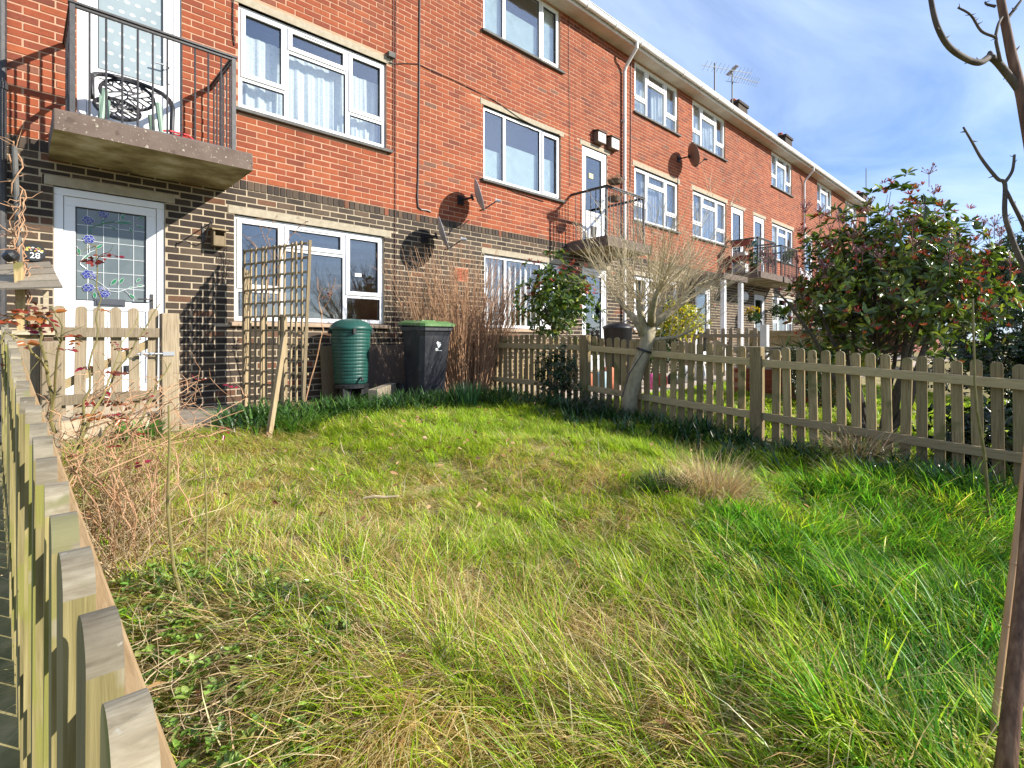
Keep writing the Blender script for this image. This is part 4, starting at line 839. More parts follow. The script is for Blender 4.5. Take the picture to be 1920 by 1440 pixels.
dish(826, 440, 'grey dish on dark brick beside the terracotta vent', .30)
m_dishb = M('brown_dish_mesh', [(.3, (.13, .085, .065)), (.7, (.20, .13, .10))], 60, rough=.6)
dish(1297, 292, 'dark brown dish between upper and middle windows of the terrace', .32, .29, (.72, -.62, .3), m_dishb)
dish(1548, 450, 'tan round dish far along the terrace above the furthest shrub', .5, .33, (.2, -.9, .3), M('tan_dish', [(.3, (.30, .23, .16)), (.7, (.38, .29, .21))], 30, rough=.6))
dish(1502, 519, 'pale grey round dish low beside the far white pipe', .6, .30, (.1, -.95, .25), M('pale_dish', [(.40, .38, .38)], 20, rough=.6))
# aerials over the roof
def aerial(px, pyt, pyb, off, label, yagi=None, back=False):
    k = (D + off) / D; f = lambda px, py: Vector((k * (13424 / (1983 - px) - 6.878), D + off, k * (HOR - py) * 9.5 / (1983 - px)))
    a, b = f(px, pyb), f(px, pyt); a.z = min(a.z, 8.2 if off < 3.5 else 9.0) - .3; r = thing('aerial', label, 'aerial', a, group='television aerials on the roof')
    m = MB(); m.tube([a, b], .028, 8); m.build('mast', m_iron, r)
    if yagi:
        (x0, y0), (x1, y1) = yagi; p, q = f(x0, y0), f(x1, y1); q = q + Vector((0, -.3, 0)); m = MB(); m.tube([p, q], .014, 5); d = (q - p).normalized(); s = d.cross(Vector((0, 0, 1))).normalized()
        nel = 12
        for i in range(nel): c_ = p + (q - p) * (.06 + .9 * i / (nel - 1)); v_ = (s * .6 + Vector((0, 0, .8))).normalized(); m.tube([c_ - v_ * .17, c_ + v_ * .17], .009, 4)
        if back:
            for sg in (-1, 1):
                c_ = p + (q - p) * (.12 if back == 1 else .9); m.bar(c_ - s * .22 + Vector((0, 0, .12 * sg)), c_ + s * .22 + Vector((0, 0, .34 * sg)), .02, .24, up=d)
        m.build('yagi', m_steel, r)
aerial(1340, 118, 175, 2.4, 'roof aerial with long boom ending in a green tip', ((1316, 122), (1396, 143)), 0)
aerial(1373, 136, 190, 2.4, 'second roof aerial with crossed reflector beside the chimney', ((1366, 141), (1409, 160)), 1)
aerial(1624, 316, 368, 3.0, 'thin roof aerial by the last chimney of the terrace', ((1618, 370), (1634, 350)), 0)
# garden chair and red tub on the near balcony
ch = thing('garden_chair', 'green plastic garden chair with openwork back on the near balcony', 'chair', (.78, D - .45, 1.873)); L = Vector(ch.location); m = MB(); cx, cy, cz = L
hoop = [(-.30, -.25, .25), (-.30, -.22, .40), (-.29, -.12, .50), (-.25, .02, .58), (-.17, .12, .64), (-.05, .17, .67), (.07, .17, .67), (.18, .11, .63), (.26, .0, .56), (.30, -.13, .46), (.31, -.22, .36), (.30, -.25, .22), (.295, -.26, 0)]
sm_ = []
for i in range(len(hoop) - 1):
    for t in (0, .33, .66): sm_.append(Vector(hoop[i]).lerp(Vector(hoop[i + 1]), t))
sm_.append(Vector(hoop[-1])); m.tube([L + p for p in sm_], .021, 8); m.build('frame', m_black, ch, smooth=True)
def openwork(name, c, ux, uy, a, b, parent, mat):
    mm = MB(); N = 7; ux, uy = Vector(ux).normalized(), Vector(uy).normalized(); pr2 = random.Random(3); up = ux.cross(uy)
    ring = [c + ux * a * math.cos(t) + uy * b * math.sin(t) for t in [2 * math.pi * i / 24 for i in range(25)]]; mm.tube(ring, .016, 6, cap=False)
    q = lambda r, t: c + ux * a * r * math.cos(t) + uy * b * r * math.sin(t)
    rings = ((.0, 1), (.26, 6), (.50, 10), (.75, 14), (1.0, 18)); prev = None
    for ri, (r, nn_) in enumerate(rings):
        cur = [(r * (1 + pr2.uniform(-.1, .1) * (r < 1)), 2 * math.pi * (i + .5 * (ri % 2)) / nn_) for i in range(nn_)]
        if prev:
            for (r2, t2) in cur:
                near = sorted(prev, key=lambda s: abs((s[1] - t2 + math.pi) % (2 * math.pi) - math.pi))[:2 if pr2.random() < .55 else 1]
                for (r1, t1) in near: mm.tube([q(r1, t1), q(r2, t2)], .0085, 4, cap=False)
        prev = cur
    return mm.build(name, mat, parent)
openwork('backrest', L + Vector((.0, .12, .50)), (1, -.08, 0), (0, .28, 1), .21, .155, ch, m_black)
openwork('seat', L + Vector((-.10, -.08, .27)), (1, 0, .0), (.0, .5, .6), .17, .16, ch, m_black)
for sx, sy in ((-.22, -.25), (.2, -.26), (-.2, .14), (.2, .13)):
    m = MB(); m.tube([L + Vector((sx * .95, sy * .9, .36)), L + Vector((sx * 1.1, sy * 1.05, .0))], [.028, .018], 8); m.build('leg', m_chair, ch)
m = MB(); m.hexa([L + Vector(p) for p in ((-.25, -.26, .10), (-.18, -.27, .10), (-.18, -.25, .10), (-.25, -.24, .10))], [L + Vector(p) for p in ((-.25, -.25, .30), (-.17, -.26, .26), (-.17, -.24, .26), (-.25, -.23, .30))]); m.build('skirt', m_chair, ch)
rt = thing('red_tub', 'red plastic tub with handle on the floor of the near balcony', 'tub', (1.12, D - .72, 1.873)); c = Vector(rt.location)
m = MB(); m.lathe([(.0, .0), (.095, .0), (.12, .055), (.125, .06), (.118, .06), (.09, .008), (0, .008)], c, 18); m.build('bowl', m_redp, rt)
m = MB(); m.tube([c + Vector((-.13, 0, .05)), c + Vector((-.125, 0, .10)), c + Vector((-.07, 0, .115)), c + Vector((.09, 0, .115)), c + Vector((.135, 0, .08))], .011, 6); m.build('handle', m_redp, rt)
# stickers and hanging pots at the middle balcony
m = MB(); x, y, z = W(1112, 329); m.box(x - .07, x + .07, yf + .004, yf + .012, z - .05, z + .05, (.55, .5, .25, 1)); tagit(m.build('paper_notice', m_paint, None, loc=(x, D, z)), 'small yellowish notice stuck inside the middle balcony door', 'notice')
def pot(px, py, off, r, h, label, mat, group=None, name='plant_pot', cat='plant pot'):
    p = Vector(W(px, py, off)); t = thing(name, label, cat, p, group=group); m = MB(); m.lathe([(0, -h), (r * .72, -h), (r, 0), (r * .9, 0), (r * .8, -.03), (0, -.03)], p, 16); m.build('pot', mat, t); return t, p
# bird table by the gate
bt = thing('bird_table', 'wooden bird table with plank gable roof beside the front door', 'bird table', (.0, 5.15, -.74)); c = Vector((.0, 5.15, 0)); L0 = c
rl, rh, re = .30, .735, .50
c = P(25, 540, 3.72); bt.location = (c.x, c.y, -.74)
rdg0, rdg1 = P(-60, 503, 3.85), P(93, 493, 3.85); fr0, fr1 = P(-60, 546, 3.45), P(117, 541, 3.45); bk0, bk1 = P(-60, 520, 4.2), P(80, 520, 4.2)
for k in range(4):
    a, b = k / 4 + .004, (k + 1) / 4 + .02; m = MB(); q = lambda t, s0, s1: s0.lerp(s1, t); n_ = Vector((0, 0, .012)); lift = Vector((0, -.002, .006))
    m.hexa([q(a, rdg0, fr0), q(a, rdg1, fr1), q(b, rdg1, fr1) + lift, q(b, rdg0, fr0) + lift], [p + n_ for p in (q(a, rdg0, fr0), q(a, rdg1, fr1), q(b, rdg1, fr1) + lift, q(b, rdg0, fr0) + lift)]); m.build('roof_plank', m_greyw, bt)
m = MB(); m.hexa([rdg0, rdg1, bk1, bk0], [p + Vector((0, 0, .012)) for p in (rdg0, rdg1, bk1, bk0)]); m.build('roof_plank', m_greyw, bt)
fl0, fl1 = P(-20, 622, 3.5), P(95, 618, 3.5); m = MB(); m.box(fl0.x, fl1.x + .04, fl0.y - .12, fl0.y + .30, fl0.z - .02, fl0.z + .01); m.build('tray', m_greyw, bt)
for px in (-10, 86):
    q = P(px, 560, 3.55); m = MB(); m.box(q.x - .014, q.x + .014, q.y - .014, q.y + .014, fl0.z + .01, q.z + .05); m.build('roof_post', m_greyw, bt)
q = P(60, 640, 3.62); m = MB(); m.box(q.x - .03, q.x + .03, q.y - .03, q.y + .03, -.80, fl0.z - .021); m.build('stand', m_wood, bt)
# feeder pole wound with bare climber stems
fp = thing('feeder_pole', 'dark garden pole wrapped in dry climber stems beside the number plaque', 'pole', P(46, 690, 3.6)); m = MB()
a, b = P(52, 760, 3.6), P(27, 275, 3.6); m.tube([a, P(44, 640, 3.6), P(36, 480, 3.6), b], .016, 10); m.build('shaft', m_sill, fp)
m = MB(); q = P(36, 545, 3.56); m.bar(P(43, 650, 3.56), P(34, 492, 3.56), .05, .03, up=(0, -1, 0)); m.build('wooden_batten', m_wood, fp)
m = MB()
for j in range(9):
    pts = []; ph = rnd.uniform(0, 6); fq = rnd.uniform(2, 5); zz0, zz1 = rnd.uniform(0, .45), rnd.uniform(.6, 1.05); am = rnd.uniform(.022, .038)
    for i in range(26):
        t = zz0 + (zz1 - zz0) * i / 25; p = a.lerp(b, t); pts.append(p + Vector((am * math.cos(ph + fq * 6.3 * t) + rnd.gauss(0, .009), am * math.sin(ph + fq * 6.3 * t) + rnd.gauss(0, .009), 0)))
    m.tube(pts, rnd.uniform(.002, .0045), 5)
for j in range(26):
    t = rnd.uniform(.35, 1.0); p = a.lerp(b, t); d = Vector((rnd.gauss(0, 1), rnd.gauss(0, 1), rnd.gauss(0, .8))).normalized(); pts = [p]
    for i in range(5): d = (d + Vector((rnd.gauss(0, .4), rnd.gauss(0, .4), rnd.gauss(0, .4)))).normalized(); pts.append(pts[-1] + d * rnd.uniform(.02, .045))
    m.tube(pts, [.004, .0035, .003, .0025, .002, .001], 4)
m.build('climber_stem', m_brown, fp)
m = MB(); q = P(16, 482, 3.5); m.lathe([(0, -.03), (.03, -.02), (.045, .03), (.03, .05), (0, .055)], q, 12, axis=(.5, -.3, .4)); m.tube([q, P(36, 485, 3.6)], .012, 6); m.build('clip_lamp', m_black, fp)
# ================================================================ plants
def unit(a): return a / np.maximum(np.linalg.norm(a, axis=-1, keepdims=True), 1e-9)
def leaves(name, p, d, n, ln, wd, cols, mat, parent=None, fold=.22, droop=.12):
    d = unit(d); s = unit(np.cross(d, n)); n = np.cross(s, d); ln = ln[:, None]; wd = wd[:, None]
    v = np.stack([p, p + d * ln * .34 + s * wd * .5 + n * wd * fold, p + d * ln * .72 + s * wd * .36 + n * (wd * fold - droop * .4 * ln), p + d * ln - n * droop * ln,
                  p + d * ln * .72 - s * wd * .36 + n * (wd * fold - droop * .4 * ln), p + d * ln * .34 - s * wd * .5 + n * wd * fold], 1).reshape(-1, 3)
    b = np.arange(len(p))[:, None] * 6; q = np.concatenate([b + np.array([[0, 1, 2, 3]]), b + np.array([[0, 3, 4, 5]])], 1).reshape(-1, 4)
    return npmesh(name, v, q, np.repeat(cols, 2, 0), mat, parent)
def blades(p, az, th, kap, ln, wd, cols, twist=None):
    """curved tapering blades: verts, tris, colours"""
    N = len(p); t = np.array([0, .38, .72, 1.0]); dirh = np.stack([np.cos(az), np.sin(az), 0 * az], -1); tw = az + np.pi / 2 + (twist if twist is not None else 0)
    side = np.stack([np.cos(tw), np.sin(tw), 0 * az], -1); pos = [p]
    for a, b in zip(t[:-1], t[1:]):
        ang = th + kap * (a + b) / 2; step = (ln * (b - a))[:, None]
        pos.append(pos[-1] + step * (dirh * np.sin(ang)[:, None] + np.array([0, 0, 1.0]) * np.cos(ang)[:, None]))
    w = (wd / 2)[:, None]; v = np.stack([pos[0] - side * w * .8, pos[0] + side * w * .8, pos[1] - side * w, pos[1] + side * w, pos[2] - side * w * .62, pos[2] + side * w * .62, pos[3]], 1)
    b = np.arange(N)[:, None] * 7; T = np.array([[0, 1, 3], [0, 3, 2], [2, 3, 5], [2, 5, 4], [4, 5, 6]])
    return v.reshape(-1, 3), (b[:, :, None] + T[None]).reshape(-1, 3), np.repeat(cols, 5, 0)
def cmix(choices, probs, n, jit=.18):
    c = np.array(choices)[nr.choice(len(choices), n, p=np.array(probs) / sum(probs))]; return np.clip(c * (1 + nr.normal(0, jit, (n, 1))) * (1 + nr.normal(0, .06, (n, 3))), .004, .95)
# where the lawn is straw and where it is green, and how long it stands, measured on the photograph
def field(px, py, base, pts):
    num = np.full(px.shape, base * .35); den = np.full(px.shape, .35)
    for x, y, rx_, ry_, val in pts:
        w = np.exp(-(((px - x) / rx_) ** 2 + ((py - y) / ry_) ** 2)) * 2.5; num += w * val; den += w
    return num / den
STRAW = [(420, 930, 200, 120, .85), (620, 980, 170, 70, .8), (480, 1080, 220, 110, .9), (330, 1000, 120, 150, .92), (760, 835, 170, 28, .12), (650, 860, 120, 40, .2), (1000, 800, 180, 30, .06), (900, 880, 160, 30, .45), (1000, 850, 90, 18, .85),
         (1010, 960, 160, 60, .25), (850, 930, 110, 26, .8), (1130, 900, 80, 26, .9), (1150, 985, 60, 40, .95), (1350, 910, 90, 50, .5), (1500, 900, 160, 50, .12), (1420, 1010, 160, 50, .10), (1250, 1080, 160, 50, .35), (1650, 1100, 280, 260, .04),
         (900, 1080, 200, 70, .38), (700, 1180, 180, 90, .82), (900, 1300, 260, 130, .85), (1180, 1180, 150, 70, .75), (1250, 1330, 220, 120, .92), (1050, 1420, 300, 80, .85), (1500, 1330, 140, 90, .45), (1700, 1400, 200, 80, .18), (380, 1330, 180, 160, .9), (1120, 840, 120, 25, .15), (1250, 840, 150, 22, .10)]
GR_ = [(.22, .36, .016), (.31, .45, .024), (.40, .53, .04), (.14, .26, .018), (.52, .56, .08)]
GRL = [(.08, .25, .02), (.13, .34, .028), (.19, .41, .038), (.06, .18, .018), (.32, .48, .06)]
ST_ = [(.66, .51, .22), (.74, .61, .32), (.56, .41, .165), (.36, .24, .11), (.82, .72, .46)]
def lawn(name, NC, per, box, lenf, wid, strawf, extra, rc=(.03, .085), lush=True):
    x0, x1, y0, y1 = box; cx = nr.uniform(x0, x1, NC); cy = nr.uniform(y0, y1, NC); px, py = proj(cx, cy, gz(cx, cy))
    vis = (px > -150) & (px < 2080) & (py < 1720) & (.69 * cx + .724 * cy > .3) & extra(cx, cy, px, py); cx, cy, px, py = cx[vis], cy[vis], px[vis], py[vis]; NC = len(cx)
    sp = np.clip(strawf(px, py) * 1.55 - .04 + nr.normal(0, .22, NC) + .18 * np.sin(cx * 6 + 2 * np.sin(cy * 4)) * np.sin(cy * 7.3 + cx), 0, 1)
    mixr = np.where(nr.random(NC) < sp, nr.uniform(.6, .97, NC), nr.uniform(.05, .5, NC) * np.clip(sp * 2.4, .12, 1)); L_ = lenf(px, py) * nr.uniform(.65, 1.4, NC); azc = 2.6 + 1.5 * np.sin(cx * 2.1 + cy) + nr.normal(0, .9, NC); r_ = nr.uniform(*rc, NC); wt = nr.uniform(.35, .9, NC); tone = np.clip(nr.normal(1, .2, NC), .55, 1.5)
    i = np.repeat(np.arange(NC), per); n = len(i); a = nr.uniform(0, 6.283, n); rr = np.sqrt(nr.random(n)) * r_[i]; x = cx[i] + rr * np.cos(a); y = cy[i] + rr * np.sin(a)
    straw = nr.random(n) < mixr[i]; lu = (sp[i] < .16) & (px[i] > 1280) & (py[i] > 900) & lush
    g = np.where(lu[:, None], cmix(GRL, [3, 4, 3, 1.5, .8], n), cmix(GR_, [3, 4, 3, 1.2, 1.4], n)); st = cmix(ST_, [4, 3, 3, 1.6, 1], n); col = np.where(straw[:, None], st, g) * np.where(straw, 1, tone[i])[:, None]; col = np.clip(col, .004, .9)
    az = np.arctan2((1 - wt[i]) * np.sin(a) * rr / r_[i] + wt[i] * np.sin(azc[i]), (1 - wt[i]) * np.cos(a) * rr / r_[i] + wt[i] * np.cos(azc[i])) + nr.normal(0, .45, n)
    ln = L_[i] * nr.uniform(.5, 1.3, n) * np.where(lu, 1.1, 1) * np.where(straw, 1.15, .9); th = np.abs(nr.normal(.28, .2, n)) + np.where(straw, nr.uniform(.1, .75, n), 0) + .25 * rr / r_[i]; kap = np.where(straw, nr.uniform(.6, 2.1, n), nr.uniform(.3, 1.9, n))
    v, t, c = blades(np.stack([x, y, gz(x, y) - .008], -1), az, th, kap, ln, wid(px)[i] * nr.uniform(.55, 1.3, n) * np.where(straw, .72, 1), col, nr.normal(0, .6, n))
    o = npmesh(name, v, t, c, m_grass); o['kind'] = 'stuff'; return o
sfield = lambda px, py: field(px, py, .35, STRAW)
LEN = [(1650, 1150, 260, 220, .22), (1000, 1330, 420, 120, .27), (1350, 1300, 220, 110, .25), (500, 960, 250, 90, .085), (800, 900, 300, 60, .085), (1000, 800, 300, 40, .10), (1400, 930, 200, 60, .13), (380, 1350, 150, 120, .085), (700, 1130, 220, 70, .20), (1000, 1080, 200, 60, .14)]
llen = lambda px, py: field(px, py, .12, LEN)
hole = lambda x, y, px, py: ~((((px - 380) / 200) ** 2 + ((py - 1340) / 170) ** 2 < 1) & (nr.random(len(px)) < .38)) & (x > fx(y) + .12) & (x < 4.62 - .25 * (y > 3.4)) & ((y < 4.75) | (x > 5))
lawn('lawn_grass', 7200, 62, (.12, 4.9, -.9, 4.8), llen, lambda px: np.where(px > 1330, .0062, .0044), sfield, hole)
lawn('short_turf', 5200, 20, (.12, 4.9, -.6, 4.8), lambda px, py: np.full(px.shape, .05), lambda px: np.full(px.shape, .0045), sfield, hole, (.04, .1), False)
lawn('neighbour_lawn_grass', 4400, 38, (5.0, 12.0, -.8, 4.3), lambda px, py: np.full(px.shape, .065), lambda px: np.full(px.shape, .011), lambda px, py: np.full(px.shape, .02), lambda x, y, px, py: (px > 1090) & (px < 1925), (.06, .14), False)
# straw litter lying in the grass
n = 2600; x = nr.uniform(.1, 3.6, n); y = nr.uniform(.4, 4.6, n); z = gz(x, y); px, py = proj(x, y, z); k = (px > 100) & (px < 1500) & (py < 1600) & (nr.random(n) < sfield(px, py) * 1.1) & (x > fx(y) + .1)
x, y, z = x[k], y[k], z[k]; n = len(x)
v, t, c = blades(np.stack([x, y, z + nr.uniform(.005, .07, n)], -1), nr.uniform(0, 6.28, n), nr.uniform(1.0, 1.7, n), nr.normal(0, .9, n), nr.uniform(.05, .2, n), nr.uniform(.0025, .005, n), cmix([(.48, .40, .22), (.56, .47, .28), (.40, .30, .16), (.32, .21, .12)], [4, 3, 2, 2], n))
tagit(npmesh('straw_litter', v, t, c, m_dry), kind='stuff')
# tussocks of dry grass and dark green clumps: things one can count
def tussock(name, label, cat, c, N, r, lnr, thr, kapr, wdr, cols, probs, mat, group=None, squash=1.0, parent_loc=None):
    a = nr.uniform(0, 6.283, N); rr = r * np.sqrt(nr.random(N)); x, y = c[0] + rr * np.cos(a), c[1] + rr * np.sin(a) * squash
    v, t, cc = blades(np.stack([x, y, gz(x, y) - .01], -1), a + nr.normal(0, .55, N), nr.uniform(*thr, N), nr.uniform(*kapr, N), nr.uniform(*lnr, N), nr.uniform(*wdr, N), cmix(cols, probs, N), nr.normal(0, .6, N))
    v = v - np.array([c[0], c[1], 0]); o = npmesh(name, v, t, cc, mat); o.location = (c[0], c[1], 0); return tagit(o, label, cat, group)
STR = [(.50, .37, .19), (.58, .46, .26), (.42, .28, .14), (.62, .52, .33)]
c = G(1335, 945); tussock('grass_tussock', 'tall straw-coloured tussock rising in the middle of the lawn', 'grass clump', c, 1700, .14, (.16, .44), (.0, .7), (.2, 2.6), (.0022, .0042), STR, [3, 3, 2, 1], m_dry, 'dry grass tussocks')
c = G(1250, 938); tussock('grass_tussock', 'dark green tuft right beside the tall straw tussock', 'grass clump', c, 700, .13, (.12, .26), (.05, .6), (.3, 1.2), (.004, .007), [(.03, .075, .012), (.05, .11, .018)], [1, 1], m_grass, 'green tufts')
c = (4.68, 1.06); tussock('grass_tussock', 'curly straw-coloured tussock against the brown picket fence', 'grass clump', c, 1100, .13, (.2, .46), (.0, .5), (.8, 3.4), (.003, .005), STR, [3, 3, 2, 1], m_dry, 'dry grass tussocks')
c = G(560, 805); tussock('grass_tussock', 'bright green tuft at the foot of the leaning stake', 'grass clump', c, 500, .16, (.12, .26), (.2, .9), (.3, 1.2), (.005, .009), [(.08, .18, .02), (.11, .22, .03)], [1, 1], m_grass, 'green tufts')
c = P(878, 745, 6.0); tussock('daffodil_clump', 'upright blue-green daffodil leaves beside the black bin', 'plant', c, 140, .10, (.24, .38), (.0, .28), (.0, .5), (.012, .018), [(.045, .115, .045), (.07, .15, .06)], [1, 1], m_strap)
c = P(262, 838, 3.9); tussock('leafy_clump', 'glossy bright green leaf clump below the garden gate', 'plant', (c.x, c.y), 170, .10, (.12, .24), (.1, .8), (.2, .9), (.02, .034), [(.06, .15, .018), (.10, .20, .03)], [1, 1], m_strap)
# bluebell leaves along the fence and the house bed
def straps(name, spots, per, lnr, cols, probs):
    pts = np.array(spots); N = len(pts) * per; b = np.repeat(pts, per, 0) + nr.normal(0, .035, (N, 2)); a = nr.uniform(0, 6.283, N)
    v, t, c = blades(np.stack([b[:, 0], b[:, 1], gz(b[:, 0], b[:, 1]) - .01], -1), a, nr.uniform(.15, .85, N), nr.uniform(.3, 1.4, N), nr.uniform(*lnr, N), nr.uniform(.010, .018, N), cmix(cols, probs, N), nr.normal(0, .3, N))
    return tagit(npmesh(name, v, t, c, m_strap), kind='stuff')
sp_ = []
while len(sp_) < 330:
    y = rnd.uniform(.3, 4.4); x = 4.82 - abs(rnd.gauss(0, .22)) - (.25 if rnd.random() < .3 else 0)
    sp_.append((x, y))
straps('bluebell_leaves', sp_, 13, (.14, .27), [(.018, .055, .014), (.028, .08, .018), (.045, .11, .022)], [3, 3, 1])
sp_ = []
while len(sp_) < 300:
    x = rnd.uniform(1.2, 4.9); y = 5.0 + rnd.gauss(0, .17) - .12 * (x > 4); px, py = proj(x, y, gz(x, y))
    if 420 < px < 1110: sp_.append((x, y))
straps('border_leaves', sp_, 15, (.15, .30), [(.03, .085, .015), (.05, .125, .02), (.085, .17, .03)], [3, 3, 2])
# low weeds with small round leaves near the camera
N = 3200; x = nr.uniform(.14, 1.5, N); y = nr.uniform(.35, 2.6, N); px, py = proj(x, y, gz(x, y)); k = (((px - 400) / 260) ** 2 + ((py - 1300) / 240) ** 2 < 1) & (nr.random(N) < .75); x, y = x[k], y[k]; R_ = len(x); per = 6
x, y = np.repeat(x, per) + nr.normal(0, .006, R_ * per), np.repeat(y, per) + nr.normal(0, .006, R_ * per); N = R_ * per; a = nr.uniform(0, 6.28, N); el = nr.uniform(.1, .9, N); h = np.repeat(nr.uniform(.0, .08, R_), per)
d = np.stack([np.cos(a) * np.cos(el), np.sin(a) * np.cos(el), np.sin(el)], -1)
tagit(leaves('weed_leaves', np.stack([x, y, gz(x, y) + h], -1), d, np.tile([0., 0, 1], (N, 1)) + nr.normal(0, .2, (N, 3)), nr.uniform(.018, .040, N), nr.uniform(.011, .022, N), cmix([(.15, .27, .04), (.22, .34, .06), (.28, .38, .09), (.2, .2, .06)], [3, 3, 1, 1], N), m_leaf), kind='stuff')
# fallen leaves and broad weeds in the lawn, a pale broken stick
N = 420; x = nr.uniform(.2, 4.7, N); y = nr.uniform(-.3, 4.6, N); k = x > fx(y) + .12; x, y = x[k], y[k]; N = len(x); a = nr.uniform(0, 6.28, N); d = np.stack([np.cos(a), np.sin(a), nr.normal(0, .35, N)], -1)
tagit(leaves('fallen_leaves', np.stack([x, y, gz(x, y) + nr.uniform(.02, .09, N)], -1), d, np.tile([0., 0, 1], (N, 1)) + nr.normal(0, .5, (N, 3)), nr.uniform(.03, .065, N), nr.uniform(.015, .03, N), cmix([(.30, .16, .07), (.42, .27, .13), (.20, .10, .05), (.5, .36, .2)], [3, 3, 2, 1], N), m_dry), kind='stuff')
g_ = G(712, 962); m = MB(); m.tube([(g_.x - .07, g_.y + .065, g_.z + .085), (g_.x - .02, g_.y + .022, g_.z + .095), (g_.x + .02, g_.y - .015, g_.z + .09), (g_.x + .08, g_.y - .07, g_.z + .095)], [.006, .009, .008, .005], 7); tagit(m.build('broken_stick', M('pale_stick', [(.45, .36, .22)], 40, rough=.9), None, loc=g_), 'short pale broken stick lying on the grass in mid lawn', 'stick')
# woody things
def grow(m, p, d, length, r, steps, wob, col=(1, 1, 1, 1), up=0.0, n=4, tip=.25):
    pts = [Vector(p)]; d = Vector(d).normalized()
    for i in range(steps):
        d = (d + Vector((rnd.gauss(0, wob), rnd.gauss(0, wob), rnd.gauss(0, wob) + up))).normalized(); pts.append(pts[-1] + d * (length / steps))
    m.tube(pts, [r * (1 - (1 - tip) * i / steps) for i in range(steps + 1)], n, col, cap=False); return pts, d
def g1(): s = rnd.uniform(.72, 1.2); return (s, s, s, 1)
# brown many-stemmed shrub by the bin
sh = thing('bare_shrub', 'dense leafless brown shrub beside the black bin', 'shrub', (4.62, 5.85, -.76)); m = MB(); c = Vector(sh.location)
for i in range(460):
    a = rnd.uniform(0, 6.28); q = rnd.random() ** .5 * .46; b = c + Vector((q * math.cos(a), q * .55 * math.sin(a), 0)); d = Vector((.42 * q * math.cos(a) / .42 + rnd.gauss(0, .07), .4 * q * math.sin(a), 1)); h = rnd.uniform(1.15, 2.1)
    pts, dd = grow(m, b, d, h, rnd.uniform(.0035, .0065), 8, .05, g1(), n=4, tip=.35)
    for j in range(rnd.randint(3, 7)):
        s_ = rnd.randint(2, 7); dv_ = (dd + Vector((rnd.gauss(0, .55), rnd.gauss(0, .5), rnd.gauss(.2, .3)))).normalized(); grow(m, pts[s_], dv_, rnd.uniform(.08, .3), .0025, 4, .12, g1(), n=3)
m.build('stems', m_brown, sh)
# pollarded tree
pt = thing('pollarded_tree', 'small bare pollarded tree with a fan of pale shoots before the picket fence', 'tree', (4.86, 3.33, -.87)); m = MB()
b = P(1178, 775, 5.75); b.z = -.95; k1 = P(1196, 690, 5.72); k2 = P(1213, 640, 5.70); k3 = P(1221, 612, 5.7)
m.tube([b, P(1181, 742, 5.74), k1, k2, k3], [.10, .085, .078, .076, .066], 14); m.build('trunk', m_bark, pt, smooth=True)
m = MB(); q = P(1207, 657, 5.7); m.lathe([(.080, -.012), (.086, -.012), (.086, .012), (.080, .012)], q, 16, axis=(k2 - k1)); m.tube([q + Vector((-.12, -.08, 0)), P(1180, 700, 5.6), P(1166, 745, 5.55)], .006, 5); m.build('tree_tie', m_black, pt)
m = MB(); stubs = []
def limb(path, radii):
    m.tube(path, radii, 8); stubs.append((path, radii))
limb([k2, P(1207, 612, 5.68), P(1200, 585, 5.62), P(1199, 560, 5.6)], [.055, .045, .036, .03]); limb([k3, P(1240, 596, 5.72), P(1266, 578, 5.8), P(1290, 560, 5.85)], [.06, .045, .036, .028])
limb([k3, P(1232, 590, 5.8), P(1244, 560, 6.0), P(1247, 535, 6.1)], [.05, .04, .034, .028]); limb([k2, P(1190, 600, 5.8), P(1172, 578, 5.95), P(1160, 560, 6.05)], [.045, .036, .03, .024]); limb([k3, P(1222, 585, 5.5), P(1228, 560, 5.35), P(1236, 540, 5.3)], [.05, .04, .03, .024])
limb([k2, P(1232, 636, 5.68), P(1268, 632, 5.7), P(1300, 618, 5.75)], [.03, .022, .016, .012])
m.build('limb', m_bark, pt, smooth=True)
m = MB(); hub = P(1232, 600, 5.7)
for path, radii in stubs:
    last = path is stubs[-1][0]
    for i in range(12 if last else 32):
        t = rnd.uniform(.35, 1); f = t * 3; a_ = min(int(f), 2); p = Vector(path[a_]).lerp(Vector(path[a_ + 1]), f - a_)
        out = (p - hub); out = Vector((out.x, out.y, 0)); out = out * 1.3 + Vector((rnd.gauss(0, .32), rnd.gauss(0, .32), 0)) + P(1275, 500, 5.7) * 0; d = Vector((out.x + .24, out.y - .16, rnd.uniform(.35, 1.05)))
        h = rnd.uniform(.55, 1.4); s = rnd.uniform(.75, 1.25); pts, dd = grow(m, p, d, h, rnd.uniform(.0032, .006), 9, .10, (s, s, s * .97, 1), up=.045, n=5, tip=.3)
        for j in range(rnd.randint(4, 8)):
            s_ = rnd.randint(2, 8); dv_ = (dd + Vector((rnd.gauss(0, .45), rnd.gauss(0, .45), rnd.gauss(.1, .3)))).normalized(); grow(m, pts[s_], dv_, rnd.uniform(.12, .45), .0024, 5, .12, (s, s, s, 1), up=.03, n=3)
m.build('shoots', m_twig, pt)
